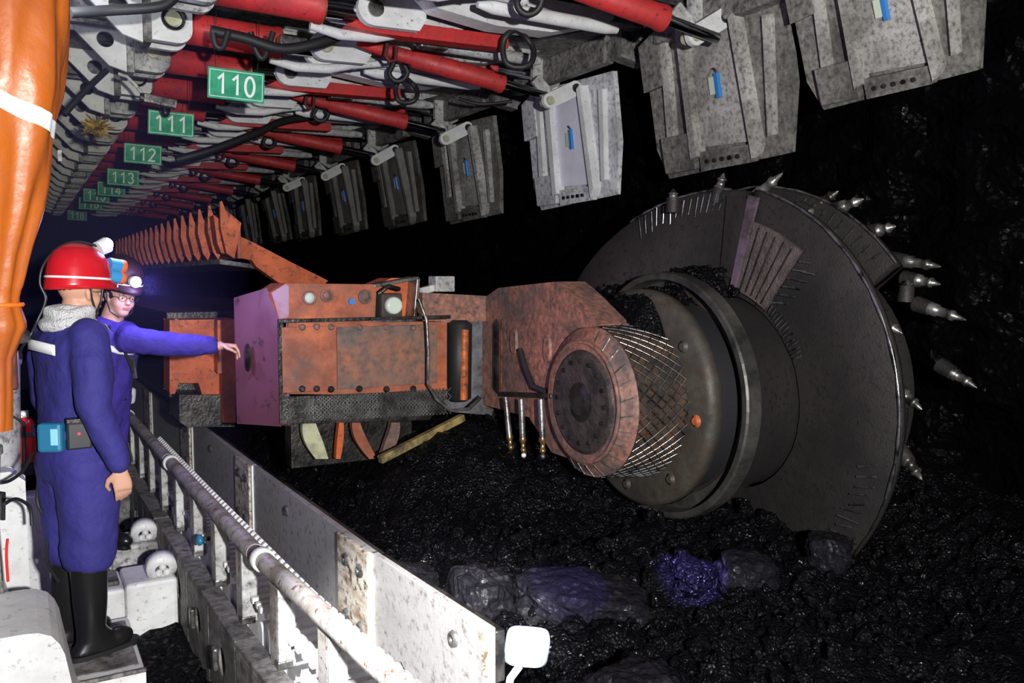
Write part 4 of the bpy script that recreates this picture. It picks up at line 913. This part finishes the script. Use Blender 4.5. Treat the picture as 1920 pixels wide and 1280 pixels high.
def head(mb, c, R, s=1.0):
    "c = centre of head, R maps local (x right, y forward, z up)"
    c = Vector(c); P = lambda x, y, z: c+R@V(x*s, y*s, z*s); B = lambda x, y, z, a, b, d: mb.ball(P(x, y, z), a*s, b*s, d*s, 24, 16, R)
    B(0, -.012, .03, .076, .095, .088)      # cranium
    B(0, .012, -.035, .064, .074, .080)     # face
    B(0, .045, -.085, .036, .036, .030)     # chin
    B(.034, .035, -.035, .030, .040, .034); B(-.034, .035, -.035, .030, .040, .034)   # cheeks
    B(0, .070, .020, .050, .018, .012)      # brow
    mb.loft([(P(0, .075, .010), R@V(.008*s, 0, 0), R@V(0, .010*s, 0), 1), (P(0, .090, -.012), R@V(.011*s, 0, 0), R@V(0, .012*s, 0), 1), (P(0, .098, -.028), R@V(.016*s, 0, 0), R@V(0, .012*s, 0), 1), (P(0, .085, -.036), R@V(.014*s, 0, 0), R@V(0, .010*s, 0), 1)], 12)
    B(0, .078, -.056, .020, .010, .009)
    for q in (-1, 1):
        mb.loft([(P(q*.074, -.008, -.035), R@V(.006*s, 0, 0), R@V(0, .012*s, 0), 1), (P(q*.081, -.012, -.01), R@V(.007*s, 0, 0), R@V(0, .018*s, 0), 1), (P(q*.083, -.014, .012), R@V(.006*s, 0, 0), R@V(0, .016*s, 0), 1)], 12)
def helmet_parts(root, c, R, m, band, stripe=True, tilt=0):
    RR = R@Matrix.Rotation(tilt, 3, 'X'); c = Vector(c); vs = []; fs = []; n = 40
    prof = [(1.06, -.045), (1.05, -.02), (1.02, .0), (.99, .04), (.93, .075), (.78, .11), (.52, .136), (.25, .148), (.02, .151)]
    for (r, z) in prof:
        for i in range(n):
            q = 2*PI*i/n; x, y = math.cos(q), math.sin(q)
            ext = 1+.26*max(0, y)**4*(1 if z < 0 else 0)*(1 if r > 1.03 else .6)
            ridge = .005*math.exp(-(x*r/.18)**2) if z > .02 else 0
            vs.append(c+RR@V(x*r*.112, y*r*.137*ext-.005, z+ridge-(0 if z > -.01 else .012*max(0, -y))))
    for k in range(len(prof)-1):
        for i in range(n): fs.append((k*n+i, k*n+(i+1) % n, (k+1)*n+(i+1) % n, (k+1)*n+i))
    fs.append(tuple((len(prof)-1)*n+i for i in range(n)))
    o = MB().add(vs, fs, True).build('helmet', m, root); so = o.modifiers.new('t', 'SOLIDIFY'); so.thickness = .004; so.offset = -1
    if stripe:
        pts = [c+RR@V(math.cos(q)*.1165, math.sin(q)*.142-.005, .0) for q in [2*PI*i/40 for i in range(41)]]
        b = MB(); vv = []
        for p in pts:
            d = RR@V(0, 0, .0045); vv += [p-d, p+d]
        b.add(vv, [(2*i, 2*i+2, 2*i+3, 2*i+1) for i in range(40)], True); q = b.build('white_stripe', M['white_plastic'], o)
    return o, RR
# --- man in the red helmet (seen from behind, facing right)
P1 = empty('person', (.197, 4.24, 0), math.radians(-68)); tag(P1, 'person in red helmet and dark blue coverall standing with back to the camera', 'person')
X_, Y_ = V(1, 0, 0), V(0, 1, 0)
def torso(mb, hip_z, sh_z, k=1, lean=0):
    rings = []
    for z, a, b, yo in ((0, .165, .13, 0), (.10, .185, .145, 0), (.22, .178, .135, .005), (.34, .182, .132, .01), (.46, .20, .138, .012), (.56, .212, .135, .008), (.63, .20, .118, 0), (.675, .145, .09, -.005), (.71, .085, .07, 0)):
        f = z/.71; rings.append((V(0, yo+lean*f, hip_z+(sh_z-hip_z)*f), X_*a*k, Y_*b*k, .85))
    mb.loft(rings, 28)
HR1 = Matrix.Rotation(math.radians(6), 3, 'Z')@Matrix.Rotation(math.radians(-6), 3, 'X')
hc = V(.0, .055, 1.625)
b = MB(); head(b, hc, HR1); b.tube([(0, .0, 1.42), (0, .012, 1.50), (0, .035, 1.58)], [.07, .062, .060], 16)
b.loft([(V(0, 0, .9), X_*.14, Y_*.10, 1), (V(0, 0, 1.2), X_*.15, Y_*.10, 1), (V(0, 0, 1.42), X_*.16, Y_*.08, 1), (V(0, 0, 1.47), X_*.08, Y_*.06, 1)], 20)
ra = [((.19, -.005, 1.40), .05), ((.255, -.035, 1.13), .040), ((.275, .05, .885), .028)]
la = [((-.19, -.005, 1.40), .05), ((-.25, -.0, 1.13), .040), ((-.22, .14, .93), .028)]
limb(b, ra); limb(b, la)
hand(b, (.277, .06, .862), (.03, .12, -1), (1, -.35, 0), 1, (.35, .4, .45, .5)); hand(b, (-.215, .16, .91), (.05, .3, -1), (-1, -.2, 0), -1, .4)
body = b.build('body', M['skin'], P1); remesh(body, .0065, 2)
b = MB(); torso(b, .80, 1.50)
for q in (-1, 1):
    limb(b, [((q*.085, 0, .86), .130), ((q*.085, .015, .68), .128), ((q*.088, .01, .55), .118), ((q*.088, .0, .47), .112)], 20)
limb(b, [((.165, 0, 1.43), .085), ((.215, -.015, 1.33), .083), ((.26, -.035, 1.14), .070), ((.272, .01, 1.0), .062), ((.277, .052, .895), .052)], 18)
limb(b, [((-.165, 0, 1.43), .085), ((-.215, -.01, 1.33), .083), ((-.255, .0, 1.13), .070), ((-.235, .08, 1.02), .062), ((-.218, .142, .935), .052)], 18)
o = b.build('coverall', M['blue'], P1); remesh(o, .013, 5, .022, .11)
# towel round the neck
b = MB()
for i in range(1): b.loft([(V(0, .0, 1.455), X_*.125, Y_*.10, .9), (V(0, -.005, 1.50), X_*.105, Y_*.095, .9), (V(0, .0, 1.545), X_*.088, Y_*.088, .9), (V(0, .01, 1.57), X_*.078, Y_*.078, .9)], 32)
b.tube([(.09*math.cos(a), .0+.085*math.sin(a), 1.535+.012*math.sin(3*a)) for a in [2*PI*i/24 for i in range(25)]], .024, 10)
b.tube([(.105*math.cos(a), -.005+.095*math.sin(a), 1.490+.01*math.cos(2*a)) for a in [2*PI*i/24 for i in range(25)]], .025, 10)
o = b.build('neck_towel', M['towel'], P1); remesh(o, .007, 3, .012, .05)
# reflective band across the shoulder blades
def back_band(root, pts, h, name='reflective_band'):
    vs = []
    for p in pts: p = Vector(p); vs += [p+V(0, 0, -h/2), p+V(0, 0, h/2)]
    n = len(pts); o = MB().add(vs, [(2*i, 2*i+2, 2*i+3, 2*i+1) for i in range(n-1)], True).build(name, mat('retroreflective_tape', (.92, .93, .95), .4) if 'retroreflective_tape' not in bpy.data.materials else bpy.data.materials['retroreflective_tape'], root)
    s = o.modifiers.new('s', 'SOLIDIFY'); s.thickness = .004; s.offset = 0; return o
bp_ = []
for i in range(17):
    q = math.radians(232+72*i/16); bp_.append((.229*math.cos(q), .010+.163*math.sin(q), 1.395+.008*math.sin(i/5)-.012*(i/16)**2))
back_band(P1, bp_, .045)
for q in (-1, 1): # boots
    b = MB(); x = q*.10
    b.loft([(V(x, -.005, .42), X_*.075, Y_*.08, 1), (V(x, -.005, .25), X_*.068, Y_*.072, 1), (V(x, -.005, .13), X_*.055, Y_*.062, 1), (V(x, .015, .08), X_*.052, Y_*.085, 1), (V(x, .03, .04), X_*.052, Y_*.125, .8), (V(x, .035, .025), X_*.054, Y_*.14, .8)], 24)
    b.ball((x, .11, .055), .05, .075, .045)
    o = b.build('boot', M['boot'], P1); remesh(o, .008, 2)
    MB().loft([(V(x, .05, .0), X_*.052, Y_*.155, .75), (V(x, .05, .028), X_*.056, Y_*.16, .75)], 26).build('sole', M['rubber'], o)
# helmet 1
h1, HH = helmet_parts(P1, hc+V(0, -.006, .062), HR1, M['helmet'], None, True, math.radians(3))
hp1 = hc+V(0, -.006, .062)
def hl(x, y, z): return hp1+HH@V(x, y, z)
MB().cyl(hl(0, .085, .135), hl(0, .13, .16), .034, .036, 18).build('cap_lamp', M['white_plastic'], h1)
MB().cyl(hl(0, .128, .159), hl(0, .134, .162), .031, n=18).build('lamp_lens', M['glow'], h1)
MB().ball(hl(0, .124, .160), .030).build('lamp_bulb', M['glow'], h1)
for (a, z, l) in ((.02, .070, 0), (.015, .018, .0)):
    MB().cyl(hl(a, .125, z), hl(a, .185, z-.006), .030, n=18).build('ear_muff', M['lampblue'], h1)
    MB().lathe([(0, .031), (.8, .031), (1, .026)], hl(a, .18, z-.005), hl(a, .205, z-.009), 18).build('muff_cap', M['lamporange'], h1)
MB().tube(spline([hl(0, .08, .15), hl(-.02, .0, .162), hl(-.03, -.08, .13), hl(-.03, -.145, .05), hl(-.03, -.16, -.03), hl(-.02, -.14, -.10), (-.02, -.13, 1.50), (-.01, -.165, 1.44), (-.08, -.175, 1.38), (-.2, -.13, 1.33)]), .006, 7).build('lamp_cord', M['blackplastic'], h1)
for q in (-1, 1):
    for y in (-.02, .045):
        MB().tube([hc+HR1@V(q*.088, y, .04), hc+HR1@V(q*.086, y*.7+.012, -.03), hc+HR1@V(q*.068, .035, -.09), hc+HR1@V(q*.02, .06, -.125)], .0045, 6).build('chin_strap', M['blackplastic'], P1)
# hair behind, under the brim
b = MB(); b.ball(hc+HR1@V(0, -.022, .036), .078, .096, .066, R=HR1); b.build('hair', M['hair'], P1)
# glasses
def glasses(root, c, R, s=1):
    P = lambda x, y, z: Vector(c)+R@V(x*s, y*s, z*s)
    b = MB()
    for q in (-1, 1):
        b.tube([P(q*.032+.024*math.cos(a), .094-.006*abs(math.cos(a)), .0+.017*math.sin(a)) for a in [2*PI*i/20 for i in range(21)]], .0014, 5)
        b.tube([P(q*.056, .088, .004), P(q*.078, .06, .006), P(q*.085, -.005, .002)], .0016, 5)
    b.tube([P(-.009, .094, .003), P(0, .098, .006), P(.009, .094, .003)], .0016, 5)
    b.build('glasses', M['blackplastic'], root)
def face(root, c, R, s=1):
    P = lambda x, y, z: Vector(c)+R@V(x*s, y*s, z*s)
    for q in (-1, 1):
        e = MB().ball(P(q*.031, .066, .002), .0125*s).build('eye', M['eye'], root)
        MB().ball(P(q*.030, .0755, .000), .0055*s).build('iris', M['iris'], e)
        MB().tube([P(q*.014, .083, .018), P(q*.030, .082, .023), P(q*.048, .070, .018)], [.002*s, .003*s, .0015*s], 6).build('eyebrow', M['hair'], root)
        MB().loft([(P(q*.031, .070, .010), R@V(.015*s, 0, 0), R@V(0, .010*s, 0), 1), (P(q*.031, .068, .015), R@V(.014*s, 0, 0), R@V(0, .009*s, 0), 1)], 12).build('eyelid', M['skin'], root)
    MB().ball(P(0, .0865, -.053), .019*s, .0055*s, .0035*s, R=R).ball(P(0, .0855, -.060), .017*s, .0055*s, .004*s, R=R).build('lips', M['lips'], root)
glasses(P1, hc, HR1); face(P1, hc, HR1)
# belt, battery, teal box
b = MB(); b.loft([(V(0, .0, 1.00), X_*.196, Y_*.152, .85), (V(0, .0, 1.035), X_*.194, Y_*.150, .85)], 36); b.build('belt', M['blue'], P1)
Rb = Matrix.Rotation(math.radians(72), 3, 'Z')
o = MB().obox((.190, -.068, 1.02), (.095, .05, .115), Rb).build('cap_lamp_battery', M['blackplastic'], P1, .008); MB().ball((.213, -.078, 1.03), .006, n=8, m=6).build('status_led', M['redled'], o)
MB().obox((.190, -.068, 1.085), (.10, .052, .02), Rb).build('battery_lid', M['darksteel'], o, .004)
o = MB().obox((.120, -.150, 1.015), (.10, .055, .125), Matrix.Rotation(math.radians(42), 3, 'Z')).build('self_rescuer', M['teal'], P1, .014)
MB().obox((.157, -.156, 1.02), (.03, .004, .07), Matrix.Rotation(math.radians(42), 3, 'Z')).build('blue_sticker', mat('pale_blue_sticker', (.25, .60, .80), .5), o, .002)
for i in range(5): MB().tube([(.255+.006*i, .085+.01*i, .97), (.258+.006*i, .10+.008*i, .93-.01*(i % 3)), (.255+.006*i, .105+.008*i, .885+.01*(i % 2))], .005, 5).build('dangling_cord', M['blackplastic'], P1) if i < 3 else None

# --- pointing man
R2 = Matrix.Rotation(math.radians(6.5), 3, 'Y')@Matrix.Rotation(math.radians(-140), 3, 'Z')
P2 = empty('person', (.29, 5.43, .135)); P2.rotation_euler = R2.to_euler(); tag(P2, 'person in blue coverall and glasses pointing his arm at the machine', 'person')
k2 = .93
HR2 = Matrix.Rotation(math.radians(-18), 3, 'Z')@Matrix.Rotation(math.radians(-8), 3, 'X')
h2 = V(0, .09, 1.465)
inv = R2.transposed()
def L2(p): return inv@(Vector(p)-V(.29, 5.43, .135))
fist = L2(onp(1, 412, 648, 5.02)); shl = L2(onp(1, 245, 637, 5.18)); elb = (shl+fist)/2+V(0, 0, -.012)
b = MB(); head(b, h2, HR2, .98); b.tube([(0, .02, 1.24), (0, .04, 1.33), (0, .07, 1.42)], [.07, .062, .060], 16)
b.loft([(V(0, 0, .8), X_*.14, Y_*.10, 1), (V(0, .0, 1.05), X_*.14, Y_*.10, 1), (V(0, .02, 1.24), X_*.15, Y_*.08, 1), (V(0, .03, 1.30), X_*.08, Y_*.06, 1)], 20)
limb(b, [(V(-.12, .02, 1.22), .05), (shl, .05), (elb, .038), (fist, .027)])
dd = (fist-elb).normalized()
hand(b, fist+dd*.012, dd, V(0, 0, 1), 1, (1.0, 1.35, 1.4, 1.4), .95)
limb(b, [((.18, .01, 1.20), .05), ((.23, -.02, .98), .04), ((.22, .10, .80), .028)]); hand(b, (.218, .12, .775), (0, .3, -1), (1, -.2, 0), 1, .5, .95)
o = b.build('body', M['skin'], P2); remesh(o, .006, 2)
b = MB(); torso(b, .68, 1.33, .93, .03)
for q in (-1, 1): limb(b, [((q*.082, 0, .74), .115), ((q*.09, .015, .55), .10), ((q*.095, .01, .40), .09), ((q*.095, 0, .33), .095)], 18)
limb(b, [(V(-.13, .02, 1.24), .082), (shl, .080), (elb, .066), (fist-dd*.045, .054)], 18)
limb(b, [((.14, .02, 1.24), .08), ((.19, .0, 1.15), .078), ((.235, -.02, .98), .066), ((.225, .06, .86), .06), ((.22, .095, .81), .052)], 18)
o = b.build('coverall', M['blue2'], P2); remesh(o, .012, 5, .026, .10)
# collar, bands
b = MB()
for q in (-1, 1): b.prism([(q*.010, 1.225), (q*.062, 1.315), (q*.095, 1.295), (q*.065, 1.215)], 1, .118, .128)
b.build('collar', M['blue2'], P2, .004)
back_band(P2, [(-.225, .085, 1.175), (-.17, .128, 1.18), (-.11, .152, 1.165), (-.05, .160, 1.150), (0, .162, 1.150), (.05, .160, 1.155), (.11, .152, 1.17), (.18, .12, 1.175)], .034)
MB().tube([(.10, .09, 1.30), (.05, .15, 1.22), (-.02, .172, 1.10), (-.06, .172, 1.03)], .010, 6).build('chest_strap', M['blackplastic'], P2)
MB().bar((-.04, .175, 1.12), (-.075, .175, 1.0), .028, .012).build('strap_end', M['steel'], P2, .003)
MB().loft([(V(0, .0, .865), X_*.178, Y_*.138, .85), (V(0, .0, .90), X_*.176, Y_*.136, .85)], 30).build('belt', M['blackplastic'], P2)
MB().obox((-.15, .06, .88), (.09, .06, .10)).build('glove', M['towel'], P2, .02)
for q in (-1, 1):
    b = MB(); x = q*.095; y0 = .06 if q < 0 else -.02
    b.loft([(V(x, 0, .38), X_*.07, Y_*.075, 1), (V(x, y0*.5, .2), X_*.064, Y_*.068, 1), (V(x, y0, .12), X_*.052, Y_*.06, 1), (V(x, y0+.02, .07), X_*.05, Y_*.085, 1), (V(x, y0+.035, .03), X_*.05, Y_*.125, .8), (V(x, y0+.035, .0), X_*.052, Y_*.135, .8)], 24); b.ball((x, y0+.11, .05), .048, .07, .042)
    remesh(b.build('boot', M['boot'], P2), .008, 2)
h2b, HH2 = helmet_parts(P2, h2+V(0, -.010, .086), HR2, M['helmet2'], None, True, math.radians(-2))
def hl2(x, y, z): return h2+V(0, -.010, .086)+HH2@V(x, y, z)
MB().cyl(hl2(0, .135, .028), hl2(0, .165, .03), .030, .032, 18).build('cap_lamp', M['white_plastic'], h2b)
MB().cyl(hl2(0, .163, .03), hl2(0, .170, .03), .028, n=18).build('lamp_lens', M['glow'], h2b)
MB().ball(hl2(0, .160, .03), .026).build('lamp_bulb', M['glow'], h2b)
MB().loft([(h2+HR2@V(0, -.004, .036), HR2@V(.083, 0, 0), HR2@V(0, .098, 0), 1), (h2+HR2@V(0, -.004, .06), HR2@V(.083, 0, 0), HR2@V(0, .10, 0), 1)], 30).build('sweat_band', M['blackplastic'], P2)
b = MB(); b.ball(h2+HR2@V(0, -.022, .014), .080, .092, .066, R=HR2); b.build('hair', M['hair'], P2)
glasses(P2, h2, HR2, .98); face(P2, h2, HR2, .98)
for q in (-1, 1): MB().tube([h2+HR2@V(q*.084, -.01, .03), h2+HR2@V(q*.080, .01, -.03), h2+HR2@V(q*.062, .03, -.09), h2+HR2@V(q*.015, .05, -.118)], .004, 6).build('chin_strap', M['blackplastic'], P2)

# light of the two cap lamps
def wpt(P, v): return P.location+P.rotation_euler.to_matrix()@v
a = wpt(P1, hl(0, .16, .175)); lamp('cap_lamp_beam', 'SPOT', a, 26, (.50, .42, 1), (1.15, 5.2, 1.4), .03, 60, .9)
lamp('cap_lamp_halo', 'POINT', wpt(P1, hl(0, .17, .18)), 12, (.45, .38, 1), None, .03)
a = wpt(P2, hl2(0, .20, .035)); lamp('cap_lamp_beam', 'SPOT', a, 20, (.5, .42, 1), (1.2, 5.1, 1.3), .03, 70, .9)
lamp('cap_lamp_halo', 'POINT', wpt(P2, hl2(0, .30, .04)), 10, (.45, .38, 1), None, .03)
lamp('violet_cap_beam', 'SPOT', (1.5, 1.0, 2.3), 4000, (.30, .22, 1), (2.76, 3.04, .28), .02, 7, .6)
lamp('violet_cap_beam', 'SPOT', (1.4, .9, 2.2), 1100, (.30, .22, 1), (2.15, 3.22, .25), .02, 8, .6)
# dusty air beyond the two people, scatter colour tinted blue for the lamp glow
vm = bpy.data.materials.new('blue_tinted_dusty_air'); vm.use_nodes = True; nt = vm.node_tree; nt.nodes.remove(nt.nodes['Principled BSDF'])
vs_ = nt.nodes.new('ShaderNodeVolumeScatter'); vs_.inputs['Color'].default_value = (.42, .40, 1, 1); vs_.inputs['Density'].default_value = .03; vs_.inputs['Anisotropy'].default_value = .2
nt.links.new(vs_.outputs[0], nt.nodes['Material Output'].inputs['Volume'])
tag(MB().box(-2.0, 1.15, 4.9, 15, .3, 3.3).build('dust_haze', vm), 'dust haze over the walkway, coloured blue to carry the cap lamp glow', 'haze', kind='stuff')
